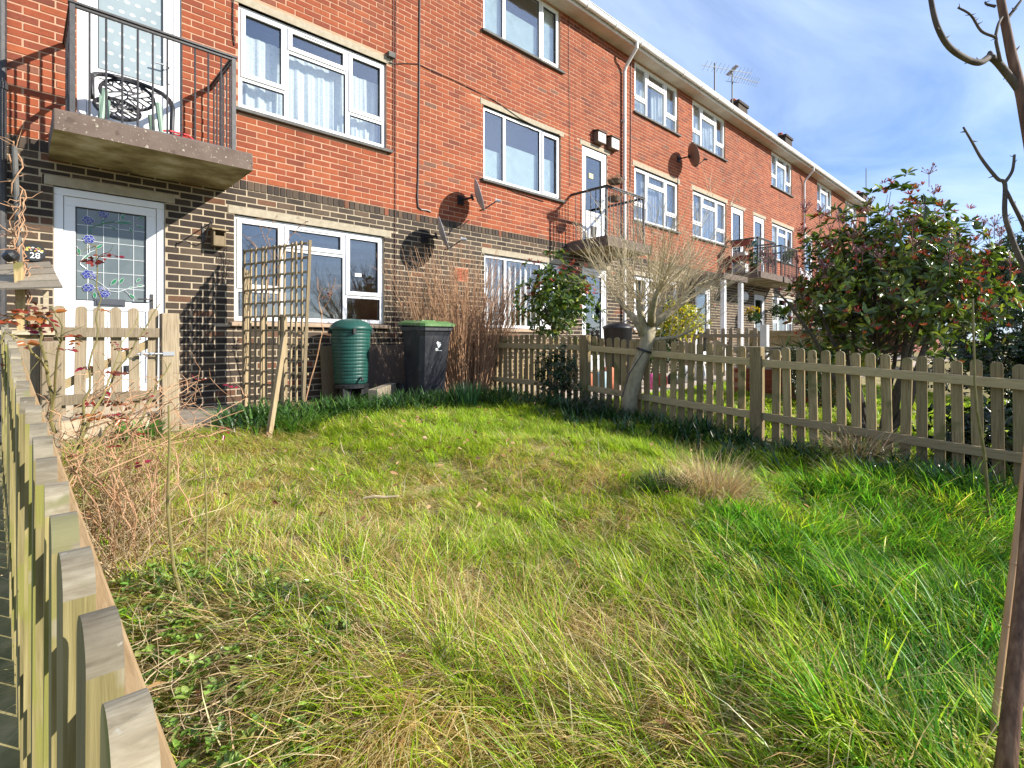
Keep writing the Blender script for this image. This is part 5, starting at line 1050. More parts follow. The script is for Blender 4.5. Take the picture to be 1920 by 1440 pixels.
# leafy shrubs built from whorls of leaves
def whorls(cs, axes, per, lnr, wdr, el, cols, probs):
    N = len(cs) * per; c = np.repeat(cs, per, 0); ax = unit(np.repeat(axes, per, 0)); t = unit(np.cross(ax, nr.normal(size=(N, 3)))); e = nr.uniform(el[0], el[1], N)[:, None]; d = ax * np.sin(e) + t * np.cos(e); n = ax * np.cos(e) - t * np.sin(e) + nr.normal(0, .18, (N, 3))
    return c + d * .01, d, n, nr.uniform(*lnr, N), nr.uniform(*wdr, N), cmix(cols, probs, N)
def crown_points(N, c, rad, shell=.55, cut=-1.0):
    out = []
    while len(out) < N:
        v = nr.normal(size=3); v /= np.linalg.norm(v)
        if v[2] < cut: continue
        lump = 1 + .14 * math.sin(5 * v[0] + 3 * v[2] + 1) + .12 * math.sin(7 * v[1] - 4 * v[2]); r = (shell + (1 - shell) * nr.random()) * lump; out.append((np.array(c) + v * np.array(rad) * r, v))
    return np.array([o[0] for o in out]), np.array([o[1] for o in out])
PHG = [(.05, .075, .019), (.085, .13, .026), (.135, .195, .034), (.2, .255, .035), (.33, .345, .045), (.26, .085, .04)]
bush = thing('photinia_bush', 'large glossy dark green bush with red young leaves over the picket fence', 'bush', (6.7, 1.35, -1.0)); bc = Vector((6.78, 1.30, .62)); m = MB()
for i in range(9):
    a = rnd.uniform(0, 6.28); p0 = Vector((6.7 + .1 * math.cos(a), 1.35 + .1 * math.sin(a), -1.05)); grow(m, p0, (.35 * math.cos(a), .35 * math.sin(a), 1), rnd.uniform(1.6, 2.4), rnd.uniform(.02, .045), 9, .10, n=7)
for i in range(150):
    v_ = Vector((rnd.gauss(0, 1), rnd.gauss(0, 1), rnd.gauss(.2, .8))).normalized(); s0 = Vector((6.72, 1.35, rnd.uniform(-.3, .6))); e = bc + Vector((v_.x * .95, v_.y * .95, v_.z * .95)); grow(m, s0, e - s0, (e - s0).length, .010, 7, .08, n=4)
m.build('branches', m_dbark, bush)
bc = Vector((6.86, 1.24, .58)); cs, ax = crown_points(880, bc, (.98, .98, .94), .45, -.86); ax = unit(ax + np.array([0, 0, .55]) + nr.normal(0, .3, ax.shape))
p, d, n, ln, wd, co = whorls(cs, ax, 8, (.075, .125), (.030, .046), (-.1, .9), PHG, [2.4, 4, 3.4, 2.2, 1.2, .8])
# the leaves that show largest are objects of their own
px, py = proj(p[:, 0], p[:, 1], p[:, 2]); dist = np.linalg.norm(p - np.array([0, 0, 0]), axis=1); outer = np.linalg.norm((p - np.array(bc)) / np.array([.98, .98, .94]), axis=1); vis = (px > 1480) & (px < 1915) & (outer > .75) & (((p - np.array(bc)) @ np.array([-.98, -.19, 0])) > 0)
idx = np.where(vis)[0]; idx = idx[np.argsort(dist[idx] / ln[idx])][:300]; keep = np.ones(len(p), bool); keep[idx] = False
o = leaves('foliage', p[keep], d[keep], n[keep], ln[keep], wd[keep], co[keep], m_leaf, bush); o['kind'] = 'stuff'
vars_ = []
for q in range(8):
    me = leaves('leaf', np.zeros((1, 3)), np.array([[1., 0, 0]]), np.array([[0., 0, 1]]), np.array([1.0]), np.array([.37]), np.array([PHG[[0, 1, 2, 1, 3, 2, 4, 1][q]]]), m_leaf, None, droop=.05 + .02 * q); vars_.append(me.data); bpy.data.objects.remove(me)
for k_, i_ in enumerate(idx):
    dd = Vector(d[i_]).normalized(); nn = Vector(n[i_]); ss = nn.cross(dd).normalized(); nn = dd.cross(ss); R3 = Matrix((dd, ss, nn)).transposed()
    o = link('leaf', vars_[k_ % 8], bush, Vector(p[i_]) - Vector(bush.location), R3.to_euler()); o.scale = (ln[i_],) * 3
RDL = [(.36, .040, .035), (.46, .085, .045), (.28, .04, .045), (.52, .16, .07)]
rs, rax = crown_points(300, bc, (1.0, 1.0, .97), .86, -.5); p, d, n, ln, wd, co = whorls(rs, unit(rax * .4 + np.array([0, 0, 1.0]) + nr.normal(0, .2, rax.shape)), 7, (.03, .065), (.010, .018), (.5, 1.3), RDL, [3, 3, 2, 1.2])
leaves('young_leaves', p, d, n, ln, wd, co, m_leaf, bush)['kind'] = 'stuff'
m = MB(); hs, hax = crown_points(70, bc, (.97, .97, 1.0), .93, .1)
for c_, v_ in zip(hs, hax):
    b = Vector(c_); m.tube([b - Vector((0, 0, .12)), b + Vector((0, 0, .05))], [.004, .003], 4, (.22, .09, .08, 1))
    for j in range(11):
        d_ = Vector((rnd.gauss(0, .55), rnd.gauss(0, .55), 1)).normalized(); e = b + d_ * rnd.uniform(.05, .11); m.tube([b, e], [.0025, .002], 3, (.25, .10, .10, 1)); m.tube([e, e + d_ * .012], [.008, .004], 5, rnd.choice([(.34, .16, .18, 1), (.45, .26, .25, 1), (.28, .09, .10, 1)]))
m.build('flower_buds', m_paint, bush)
# small photinia on a stem
sm2 = thing('small_tree', 'small round-headed evergreen tree with red shoot tips behind the fence corner', 'tree', (5.55, 5.1, -.78)); m = MB(); tc_ = P(1050, 560, 7.3)
t0 = P(1040, 690, 7.35); t0.z = -.8; m.tube([t0, P(1043, 640, 7.33), P(1041, 606, 7.3)], [.032, .026, .022], 8)
for i in range(22):
    e = tc_ + Vector((rnd.gauss(0, .24), rnd.gauss(0, .24), rnd.gauss(.05, .25))); p_ = P(1041, rnd.uniform(600, 625), 7.3); grow(m, p_, e - p_, (e - p_).length, .012, 6, .1, n=5)
m.build('trunk', m_dbark, sm2)
cs, ax = crown_points(290, tc_, (.60, .60, .62), .35, -.9); p, d, n, ln, wd, co = whorls(cs, unit(ax + np.array([0, 0, .5]) + nr.normal(0, .3, ax.shape)), 8, (.06, .105), (.028, .045), (-.1, .9), [(.04, .08, .016), (.07, .13, .024), (.13, .19, .03), (.22, .26, .045)], [3, 4, 3, 2]); leaves('crown', p, d, n, ln, wd, co, m_leaf, sm2)['kind'] = 'stuff'
rs, rax = crown_points(46, tc_, (.52, .52, .66), .85, .0); p, d, n, ln, wd, co = whorls(rs, unit(rax * .3 + np.array([0, 0, 1.0])), 7, (.04, .07), (.012, .02), (.4, 1.2), RDL, [3, 3, 2, 1]); leaves('young_leaves', p, d, n, ln, wd, co, m_leaf, sm2)['kind'] = 'stuff'
def leafbush(name, label, cat, base, c, rad, nw, per, lnr, wdr, cols, probs, mat=m_leaf, shell=.4, cut=-1, group=None, stems=8, el=(-.1, .9)):
    t = thing(name, label, cat, base, group=group); m = MB(); B_ = Vector(base); c = Vector(c)
    for i in range(stems): e = c + Vector((rnd.gauss(0, rad[0] * .45), rnd.gauss(0, rad[1] * .45), rnd.gauss(0, rad[2] * .4))); grow(m, B_ + Vector((rnd.gauss(0, .04), rnd.gauss(0, .04), -.03)), e - B_, (e - B_).length, .014, 6, .1, n=5)
    m.build('stems', m_dbark, t)
    cs, ax = crown_points(nw, c, rad, shell, cut); p, d, n, ln, wd, co = whorls(cs, unit(ax + np.array([0, 0, .5]) + nr.normal(0, .35, ax.shape)), per, lnr, wdr, el, cols, probs); leaves('foliage', p, d, n, ln, wd, co, mat, t)['kind'] = 'stuff'; return t
c = P(1268, 600, 9.4); leafbush('golden_shrub', 'yellow variegated round shrub beyond the pollarded tree', 'shrub', (c.x, c.y, -.76), c, (.52, .5, .36), 300, 7, (.05, .09), (.025, .04), [(.66, .52, .03), (.50, .45, .04), (.22, .28, .03), (.07, .13, .02)], [4, 3, 2, 1], shell=.5)
c = P(1215, 632, 9.2); leafbush('dark_shrub', 'low dark green shrub under the yellow one', 'shrub', (c.x, c.y, -.76), (c.x + .2, c.y, -.15), (.6, .4, .35), 160, 7, (.04, .08), (.02, .035), [(.02, .05, .015), (.04, .08, .02)], [1, 1])
leafbush('ivy_shrub', 'small-leaved dark shrub growing through the fence near its corner post', 'shrub', (4.92, 4.35, -.83), (4.9, 4.35, -.42), (.14, .36, .40), 210, 6, (.03, .055), (.015, .026), [(.022, .05, .022), (.035, .075, .03), (.06, .10, .04)], [3, 3, 1])
leafbush('lavender_shrub', 'low grey-green twiggy shrub at the fence foot beside the straw tussock', 'shrub', (4.72, 3.62, -.85), (4.70, 3.6, -.72), (.3, .3, .16), 130, 8, (.03, .07), (.004, .008), [(.06, .085, .05), (.09, .10, .06), (.12, .10, .06)], [2, 2, 1], m_strap, .2)
EVG = [(.010, .022, .010), (.016, .035, .014), (.028, .055, .018)]
c = P(1950, 430, 9.0); leafbush('conifer', 'dark evergreen conifer behind the large bush', 'tree', (c.x, c.y, -1.0), (c.x, c.y, .7), (1.1, 1.1, 1.75), 900, 8, (.06, .13), (.008, .016), EVG, [3, 3, 1], m_leaf, .35)
c = P(1860, 640, 8.6); leafbush('dark_hedge', 'broad dark hedge low behind the large glossy bush', 'hedge', (c.x, c.y, -1.0), (c.x, c.y, -.25), (1.25, 1.1, .85), 520, 8, (.06, .10), (.03, .045), EVG, [3, 3, 1], m_leaf, .3)
c = P(1995, 640, 5.0); leafbush('dark_hedge', 'dark leafy hedge behind the fence at the edge of the view', 'hedge', (c.x, c.y, -1.0), (c.x, c.y, -.3), (.55, .55, .7), 380, 8, (.05, .09), (.025, .04), EVG, [3, 3, 1], m_leaf, .3)
leafbush('undergrowth_shrub', 'low dark tangle of leaves behind the pickets at the edge of the view', 'shrub', (5.5, .45, -1.0), (5.5, .35, -.78), (.5, .45, .3), 260, 7, (.05, .09), (.025, .04), EVG, [3, 3, 1])
leafbush('low_shrub', 'rounded dark shrub in front of the boarded fence', 'shrub', (13.2, 3.3, -.9), (13.2, 3.3, -.1), (.75, .6, .55), 260, 7, (.05, .09), (.02, .035), [(.018, .04, .014), (.035, .07, .02), (.06, .1, .03)], [3, 3, 1])
leafbush('spiky_shrub', 'grassy-leaved shrub beside the pierced garden wall', 'shrub', (7.9, 2.35, -.95), (7.9, 2.3, -.45), (.42, .42, .42), 90, 10, (.14, .26), (.008, .014), [(.03, .06, .02), (.06, .10, .03)], [1, 1], m_strap)
leafbush('unseen_shade_shrub', 'unseen evergreen shrub added outside the view to shade the lawn corner', 'shrub', (4.6, -1.9, -1.2), (4.5, -1.9, -.3), (1.0, .8, .85), 260, 8, (.07, .12), (.03, .045), PHG[:4], [3, 3, 2, 1])  # added out of view to cast dappled shade on the lawn corner
leafbush('unseen_shade_shrub', 'smaller unseen evergreen shrub added nearer the camera to shade the lawn corner', 'shrub', (2.9, -1.7, -1.2), (2.9, -1.6, -.6), (.7, .55, .5), 130, 8, (.07, .12), (.03, .045), PHG[:4], [3, 3, 2, 1])  # second unseen shrub, added for the same shade
# rose with red young leaves at the gate
RED_L = [(.20, .022, .016), (.28, .05, .022), (.16, .04, .02), (.25, .015, .04), (.34, .12, .035)]
def rose(name, label, cat, canes, leafN, lsize, colm, group=None, cols=RED_L, twigs=4):
    b = Vector(canes[0][0][0]); t = thing(name, label, cat, b, group=group); m = MB(); allp = []
    for path, r in canes:
        path = [Vector(p) for p in path]; pts = []
        for a, b_ in zip(path[:-1], path[1:]):
            for k in range(4): pts.append(a.lerp(b_, k / 4) + Vector((rnd.gauss(0, .006), rnd.gauss(0, .006), rnd.gauss(0, .006))))
        pts.append(path[-1]); m.tube(pts, [r * (1 - .6 * i / len(pts)) for i in range(len(pts))], 6, g1()); allp += pts[len(pts) // 4:]
        for j in range(twigs):
            p = pts[rnd.randint(len(pts) // 3, len(pts) - 1)]; q, _ = grow(m, p, (rnd.gauss(0, 1), rnd.gauss(0, 1), rnd.gauss(.3, .6)), rnd.uniform(.06, .22), .0025, 5, .25, g1(), n=4); allp += q[1:]
    m.build('canes', colm, t)
    if leafN:
        vs = []
        for c_ in cols: me = leaves('leaf', np.zeros((1, 3)), np.array([[1., 0, 0]]), np.array([[0., 0, 1]]), np.array([1.0]), np.array([.5]), np.array([c_]), m_leaf, None); vs.append(me.data); bpy.data.objects.remove(me)
        for i in range(leafN // 5):
            p = rnd.choice(allp); d0 = Vector((rnd.gauss(0, 1), rnd.gauss(0, 1), rnd.gauss(-.1, .5))).normalized(); sd = d0.cross(Vector((0, 0, 1))).normalized(); v_ = rnd.choice(vs); s = rnd.uniform(*lsize)
            for k in range(5):
                off, dr = [(d0 * s * 2.0, d0), (d0 * s * 1.3, (d0 * .5 + sd)), (d0 * s * 1.3, (d0 * .5 - sd)), (d0 * s * .5, (d0 * .4 + sd)), (d0 * s * .5, (d0 * .4 - sd))][k]; dr = dr.normalized(); nn = Vector((rnd.gauss(.1, .7), rnd.gauss(-.6, .6), rnd.gauss(.6, .5))); ss = nn.cross(dr).normalized(); nn = dr.cross(ss)
                o = link('leaf', v_, t, p + off - worldloc(t), Matrix((dr, ss, nn)).transposed().to_euler()); o.scale = (s * rnd.uniform(.8, 1.15),) * 3
    return t
m_cane = M('green_brown_cane', [(.3, (.12, .105, .035)), (.6, (.20, .17, .06)), (.8, (.20, .09, .06))], 18, 5, rough=.55, tint=True)
Q = lambda px, py, Y: P(px, py, Y)
rose('rose_bush', 'thorny rose with red young leaves climbing before the gate', 'rose', [([Q(97, 812, 2.6), Q(92, 720, 2.6), Q(82, 640, 2.62), Q(70, 590, 2.6), Q(96, 600, 2.55), Q(112, 640, 2.5)], .0085), ([Q(95, 760, 2.6), Q(110, 660, 2.55), Q(118, 610, 2.5), Q(95, 575, 2.5)], .006), ([Q(70, 620, 2.6), Q(40, 600, 2.5), Q(8, 590, 2.4)], .006), ([Q(92, 700, 2.6), Q(50, 650, 2.5), Q(8, 620, 2.4), Q(-20, 700, 2.4)], .006)], 90, (.034, .056), m_cane)
rose('rose_bush', 'arching rose canes with sparse red leaves leaning over the lawn edge', 'rose', [([Q(130, 905, 2.5), Q(145, 840, 2.55), Q(175, 770, 2.7), Q(215, 705, 2.9), Q(255, 640, 3.1), Q(300, 570, 3.3)], .008), ([Q(140, 980, 2.3), Q(180, 900, 2.4), Q(240, 830, 2.6), Q(290, 740, 2.8), Q(320, 680, 2.9)], .008), ([Q(150, 830, 2.55), Q(165, 730, 2.6), Q(180, 640, 2.7), Q(184, 560, 2.75), Q(180, 460, 2.8)], .006), ([Q(135, 850, 2.5), Q(190, 740, 2.7), Q(225, 660, 2.9), Q(260, 590, 3.1)], .006), ([Q(150, 880, 2.5), Q(200, 800, 2.6), Q(250, 770, 2.7), Q(285, 730, 2.7)], .006)], 130, (.026, .046), m_cane)
rose('climbing_rose', 'thin climbing rose with few leaves beside the trellis', 'rose', [([Q(570, 760, 5.9), Q(590, 690, 5.9), Q(605, 620, 5.85), Q(600, 560, 5.8), Q(595, 520, 5.8)], .008), ([Q(600, 590, 5.85), Q(618, 560, 5.8), Q(628, 520, 5.8)], .005), ([Q(572, 740, 5.9), Q(575, 660, 5.8), Q(560, 590, 5.8)], .005), ([Q(602, 560, 5.8), Q(620, 550, 5.8), Q(640, 535, 5.8)], .004)], 40, (.02, .032), m_brown, cols=[(.28, .04, .02), (.36, .16, .03), (.10, .08, .03)])
rose('climbing_rose', 'tangled bare climbing stems on top of the trellis', 'rose', [([Q(520, 760, 5.7), Q(530, 640, 5.75), Q(520, 540, 5.75), Q(530, 440, 5.8)], .006), ([Q(500, 750, 5.7), Q(495, 600, 5.8), Q(510, 480, 5.8), Q(480, 410, 5.85)], .006), ([Q(505, 560, 5.8), Q(490, 470, 5.85), Q(455, 440, 5.9)], .005), ([Q(520, 500, 5.75), Q(545, 440, 5.75), Q(575, 415, 5.75)], .005), ([Q(510, 470, 5.8), Q(500, 440, 5.8), Q(520, 405, 5.8)], .004)], 50, (.016, .026), m_brown, cols=[(.10, .09, .05), (.16, .13, .06), (.05, .06, .03)], twigs=9)
rose('bramble', 'thin reddish bramble stems standing along the near fence', 'bramble', [([G(rnd.uniform(140, 300), rnd.uniform(880, 1060)), ] and (lambda g: [g, g + Vector((rnd.gauss(0, .05), rnd.gauss(0, .08), .2)), g + Vector((rnd.gauss(0, .12), rnd.gauss(0, .15), .45)), g + Vector((rnd.gauss(.1, .2), rnd.gauss(0, .2), rnd.uniform(.5, .75)))])(G(rnd.uniform(150, 310), rnd.uniform(860, 1060))), .0035) for _ in range(34)], 60, (.016, .03), m_brown, cols=RED_L + [(.3, .2, .08)], twigs=6)
# dead stems by the fence, young saplings in the lawn
dsm = thing('dead_stems', 'tangle of dry brown dead stems between fence and lawn', 'plant', (.45, 2.1, -1.05)); m = MB()
for i in range(700):
    b = P(rnd.uniform(130, 300), rnd.uniform(820, 1080), 1); gq = G(rnd.gauss(215, 55), rnd.uniform(870, 1110)); 
    if gq.x < fx(gq.y) + .1: gq.x = fx(gq.y) + .1 + rnd.random() * .1
    grow(m, (gq.x, gq.y, gzf(gq.x, gq.y) + rnd.uniform(0, .04)), (rnd.gauss(.0, .7), rnd.gauss(0, .7), rnd.uniform(.0, 1.0)), rnd.uniform(.15, .55), rnd.uniform(.0012, .003), 6, .28, rnd.choice([(1.0, .95, .9, 1), (1.25, 1.25, 1.25, 1), (.8, .62, .5, 1), (.6, .38, .28, 1)]), n=3)
m.build('stems', m_straw, dsm)
dl = thing('fallen_stems', 'pale dry stalks lying across the dark soil near the camera', 'plant', (.6, 1.0, -1.15)); m = MB()
for i in range(340):
    gq = G(rnd.uniform(240, 720), rnd.uniform(1120, 1440)); 
    if gq.x < fx(gq.y) + .08: continue
    grow(m, (gq.x, gq.y, gq.z + rnd.uniform(.01, .11)), (rnd.gauss(0, 1), rnd.gauss(0, 1), rnd.gauss(0, .12)), rnd.uniform(.06, .30), rnd.uniform(.0008, .0022), 7, .20, rnd.choice([(1.35, 1.35, 1.35, 1), (1.1, 1.1, 1.1, 1), (.75, .7, .65, 1), (.5, .42, .36, 1)]), n=4)
m.build('stalks', m_straw, dl)
def sapling(label, pts, r, mat=m_cane, twigs=3, name='sapling'):
    pts = [Vector(p) for p in pts]; t = thing(name, label, 'sapling', pts[0], group='thin saplings'); m = MB(); fine = []
    for a, b in zip(pts[:-1], pts[1:]): fine += [a.lerp(b, k / 3) for k in range(3)]
    fine.append(pts[-1]); m.tube(fine, [r * (1 - .55 * i / len(fine)) for i in range(len(fine))], 7)
    for j in range(twigs): p = fine[rnd.randint(2, len(fine) - 2)]; grow(m, p, (rnd.gauss(0, 1), rnd.gauss(0, 1), .5), rnd.uniform(.02, .05), r * .4, 3, .2, n=4)
    m.build('stem', mat, t)
sapling('thin green sapling standing in the dry grass nearest the camera', [G(345, 1255), Q(352, 1170, 1.88), Q(325, 1060, 1.88), Q(314, 950, 1.9), Q(318, 830, 1.92), Q(316, 760, 1.92)], .0075)
sapling('second thin sapling with forked base in the dry grass', [G(388, 1160), Q(385, 1070, 2.1), Q(388, 980, 2.12), Q(384, 880, 2.15), Q(382, 850, 2.15)], .005)
sapling('slender green sapling in front of the fence end', [G(1858, 1010), Q(1850, 900, 2.9), Q(1846, 850, 2.9), Q(1832, 770, 2.88), Q(1828, 720, 2.88), Q(1826, 640, 2.88), Q(1824, 560, 2.88)], .010)
# tree at the right edge of the view
m_rbark = M('red_brown_bark', [(.3, (.05, .026, .016)), (.5, (.13, .07, .042)), (.7, (.24, .145, .09))], 14, 8, (5, 5, .6), rough=.8, bmp=.6)
tt = thing('young_tree', 'thorny bare young tree with curved branches against the sky', 'tree', Q(1885, 1470, 1.22)); m = MB(); Yt = 1.45
m.tube([Q(1880, 1500, 1.22), Q(1890, 1400, 1.23), Q(1905, 1250, 1.26), Q(1922, 1080, 1.3), Q(1945, 800, 1.36), Q(1952, 520, 1.4), Q(1937, 300, 1.43), Q(1916, 180, 1.45), Q(1896, 100, 1.45), Q(1880, 20, 1.45), Q(1866, -60, 1.45)], [.024, .020, .0185, .017, .017, .017, .015, .0135, .0115, .010, .009], 12); m.build('trunk', m_rbark, tt, smooth=True)
def br(pts, r0, r1, thorns=10):
    m = MB(); pts = [Vector(p) for p in pts]; fine = []
    P_ = [pts[0]] + pts + [pts[-1]]
    for i in range(1, len(P_) - 2):
        for k in range(5):
            t = k / 5; a, b, c_, d_ = P_[i - 1:i + 3]; fine.append(.5 * ((2 * b) + (-a + c_) * t + (2 * a - 5 * b + 4 * c_ - d_) * t * t + (-a + 3 * b - 3 * c_ + d_) * t ** 3))
    fine.append(pts[-1]); n_ = len(fine); m.tube(fine, [r0 + (r1 - r0) * i / (n_ - 1) for i in range(n_)], 9)
    for j in range(thorns): p = fine[rnd.randint(1, n_ - 2)]; d = Vector((rnd.gauss(0, 1), rnd.gauss(0, 1), rnd.gauss(.4, .6))).normalized(); m.tube([p, p + d * (r0 * 1.4 + .006)], [r0 * .35, .0006], 5)
    m.build('branch', m_dbark, tt, smooth=True)
br([Q(1914, 172, Yt), Q(1890, 140, Yt), Q(1860, 108, Yt - .02), Q(1838, 117, Yt - .04), Q(1815, 112, Yt - .05), Q(1780, 88, Yt - .08), Q(1757, 48, Yt - .1), Q(1745, -5, Yt - .1), Q(1741, -50, Yt - .1)], .0105, .0052, 16)
br([Q(1858, 110, Yt), Q(1856, 100, Yt), Q(1857, 96, Yt)], .0105, .003, 0)
br([Q(1876, 116, Yt - .03), Q(1868, 80, Yt - .04), Q(1866, 70, Yt - .04), Q(1840, 58, Yt - .04), Q(1820, 28, Yt - .05), Q(1796, 14, Yt - .05)], .0045, .0025, 8); br([Q(1866, 70, Yt - .04), Q(1872, 45, Yt - .03), Q(1880, 30, Yt)], .004, .003, 1)
br([Q(1886, 38, Yt), Q(1900, 20, Yt), Q(1915, 0, Yt)], .005, .003, 5); br([Q(1866, 12, Yt), Q(1850, 8, Yt), Q(1847, 3, Yt)], .004, .002, 2); br([Q(1902, 98, Yt), Q(1912, 86, Yt)], .004, .001, 0)
br([Q(1948, 560, Yt), Q(1910, 480, Yt), Q(1895, 440, Yt), Q(1884, 400, Yt), Q(1884, 345, Yt), Q(1870, 335, Yt), Q(1842, 300, Yt), Q(1822, 265, Yt), Q(1806, 238, Yt)], .008, .0025, 10); br([Q(1884, 342, Yt), Q(1898, 320, Yt), Q(1902, 290, Yt)], .0045, .003, 3); br([Q(1944, 480, Yt), Q(1918, 420, Yt), Q(1898, 380, Yt), Q(1884, 352, Yt)], .006, .004, 4)
cane = MB(); a, b = G(1856, 1400) - Vector((0, 0, .03)), Q(1934, 780, 1.50)
pts = [a.lerp(b, t) for t in np.linspace(0, 1, 13)]; rr = [.0085] * 13
cane.tube(pts, rr, 9)
for t in (.2, .38, .56, .74, .9): p = a.lerp(b, t); cane.lathe([(.0086, -.004), (.0105, 0), (.0086, .004)], p, 9, axis=(b - a))
m_cn = M('tan_bamboo', [(.3, (.34, .19, .10)), (.7, (.50, .31, .17))], 12, 4, (3, 3, .5), rough=.5); tagit(cane.build('bamboo_cane', m_cn, None, smooth=True, loc=a), 'tan bamboo cane leaning beside the young tree', 'cane')
sapling('dark pruned stub in the long grass', [G(1688, 1452), Q(1672, 1380, 1.5), Q(1664, 1350, 1.5)], .009, m_dbark, 1, 'pruned_stem')
# ================================================================ further neighbours
wb2 = thing('water_butt', 'black water butt beyond the fence behind the small round-headed tree', 'water butt', (7.6, 5.3, -.75)); m = MB(); c = (7.6, 5.3, 0)
m.lathe([(0, -.75), (.20, -.75), (.25, .18), (.26, .19), (.26, .22), (.22, .25), (.1, .30), (0, .31)], c, 24); m.build('barrel', m_black, wb2, smooth=True); m = MB(); m.tube([(7.45, 5.1, .30), (7.62, 5.12, .33), (7.78, 5.1, .28)], .012, 6); m.build('handle', m_black, wb2)
# things on and round the far balconies
def boxy(name, label, cat, px0, py0, px1, py1, off, dep, mat, group=None, parent=None):
    a = Vector(W(px0, py1, off)); b = Vector(W(px1, py0, off)); m = MB(); m.hexa([(a.x + .02, a.y, a.z), (b.x - .02, a.y, a.z), (b.x - .02, a.y + dep, a.z), (a.x + .02, a.y + dep, a.z)], [(a.x, a.y - .01, b.z), (b.x, a.y - .01, b.z), (b.x, a.y + dep, b.z), (a.x, a.y + dep, b.z)]); return tagit(m.build(name, mat, None, loc=a), label, cat, group)
def tuftp(name, label, cat, px, py, off, r, cols, group=None, h=None, nw=40):
    p = Vector(W(px, py, off)); return leafbush(name, label, cat, (p.x, p.y, p.z - r), p, (r, r, h or r), nw, 6, (.05, .09), (.025, .04), cols, [1] * len(cols), group=group, stems=3, shell=.3)
GRN = [(.03, .07, .02), (.06, .12, .03)]
t, p = pot(1153, 338, .93, .14, .07, 'hanging basket of dry brown plants on the middle balcony rail', m_ply, name='hanging_basket', cat='hanging basket'); m = MB()
for i in range(170): grow(m, p + Vector((rnd.gauss(0, .09), rnd.gauss(0, .06), -.02)), (rnd.gauss(0, .6), rnd.gauss(0, .6), 1), rnd.uniform(.06, .18), .004, 4, .3, n=3)
m.build('dry_plants', m_brown, t)
t, p = pot(1151, 370, .80, .13, .08, 'second basket of dry plants lower inside the middle balcony rail', m_ply, name='hanging_basket', cat='hanging basket'); m = MB()
for i in range(80): grow(m, p + Vector((rnd.gauss(0, .09), rnd.gauss(0, .06), -.02)), (rnd.gauss(0, .6), rnd.gauss(0, .6), 1), rnd.uniform(.06, .2), .004, 4, .3, n=3)
m.build('dry_plants', m_brown, t)
boxy('slate_plate', 'small grey slate leaning in the middle balcony doorway', 'slate', 1110, 426, 1119, 444, .12, .03, m_sill)
m_dterra = M('dark_red_planter', [(.22, .05, .035)], rough=.7)
def wbox(name, label, cat, c, d, mat, group=None, taper=.015):
    x, y, z = c; a, b, h = d; m = MB(); m.hexa([(x - a + taper, y - b + taper, z), (x + a - taper, y - b + taper, z), (x + a - taper, y + b - taper, z), (x - a + taper, y + b - taper, z)], [(x - a, y - b, z + h), (x + a, y - b, z + h), (x + a, y + b, z + h), (x - a, y + b, z + h)])
    m.box(x - a - .008, x + a + .008, y - b - .008, y + b + .008, z + h + .002, z + h + .02); return tagit(m.build(name, mat, None, loc=c), label, cat, group)
wbox('planter', 'red trough planter, higher of two on the first far balcony', 'planter', (14.72, D - .42, 2.62), (.07, .28, .13), m_dterra, 'planters on the far balconies')
wbox('planter', 'red trough planter, lower of two on the first far balcony', 'planter', (14.72, D - .40, 2.20), (.07, .28, .13), m_dterra, 'planters on the far balconies')
wbox('planter', 'terracotta pot at the corner of the first far balcony', 'planter', (14.98, D - .72, 1.875), (.11, .11, .24), m_dterra, 'planters on the far balconies')
wbox('name_board', 'teal board hung on the side rail of the first far balcony', 'sign', (14.79, D - .68, 2.60), (.012, .16, .12), M('teal_board', [(.01, .16, .19)], rough=.5), None, .001)
wbox('storage_box', 'white storage box on the first far balcony floor', 'box', (15.05, D - .28, 2.28), (.12, .16, .2), m_upvc_d, 'pale boxes on the far balcony'); wbox('storage_box', 'lower pale storage box on the first far balcony floor', 'box', (15.05, D - .28, 1.875), (.14, .18, .26), m_upvc_d, 'pale boxes on the far balcony')
m_pinkf = [(.35, .06, .10), (.25, .03, .05), (.05, .09, .03)]
tuftp('potted_plant', 'dark red flowering plant behind the first far balcony rail', 'plant', 1432, 478, .65, .20, m_pinkf, 'plants on the far balconies'); tuftp('potted_plant', 'taller green plant at the corner of the first far balcony', 'plant', 1414, 487, .75, .16, GRN, 'plants on the far balconies', .3)
tuftp('potted_plant', 'reddish plant low on the first far balcony', 'plant', 1446, 488, .7, .17, m_pinkf, 'plants on the far balconies'); tuftp('potted_plant', 'small yellow flowers behind the second far balcony rail', 'plant', 1484, 475, .7, .11, [(.5, .4, .05), (.06, .12, .03)], 'plants on the far balconies'); tuftp('potted_plant', 'leafy plant in the second far balcony middle', 'plant', 1474, 482, .7, .14, GRN, 'plants on the far balconies')
def basket(px, py, label, fl=None):
    p = Vector(W(px, py, .32)); t = leafbush('hanging_basket', label, 'hanging basket', p, p, (.24, .24, .19), 70, 6, (.05, .09), (.025, .04), GRN, [1, 1], group='hanging baskets by the far doors', stems=2, shell=.4); m = MB(); m.tube([(p.x, D - .01, p.z + .48), (p.x, p.y, p.z + .46)], .012, 5); m.build('bracket', m_iron, t)
    for dx_ in (-.16, .16): m = MB(); m.tube([(p.x, p.y, p.z + .46), (p.x + dx_, p.y, p.z)], .006, 4); m.build('chain', m_iron, t)
    if fl: q, ax = crown_points(24, (p.x, p.y, p.z + .16), (.2, .2, .14)); pp = whorls(q, ax, 6, (.05, .08), (.03, .045), (.1, .8), [(.6, .42, .03)], [1]); leaves('flowers', *pp, m_leaf, t)['kind'] = 'stuff'
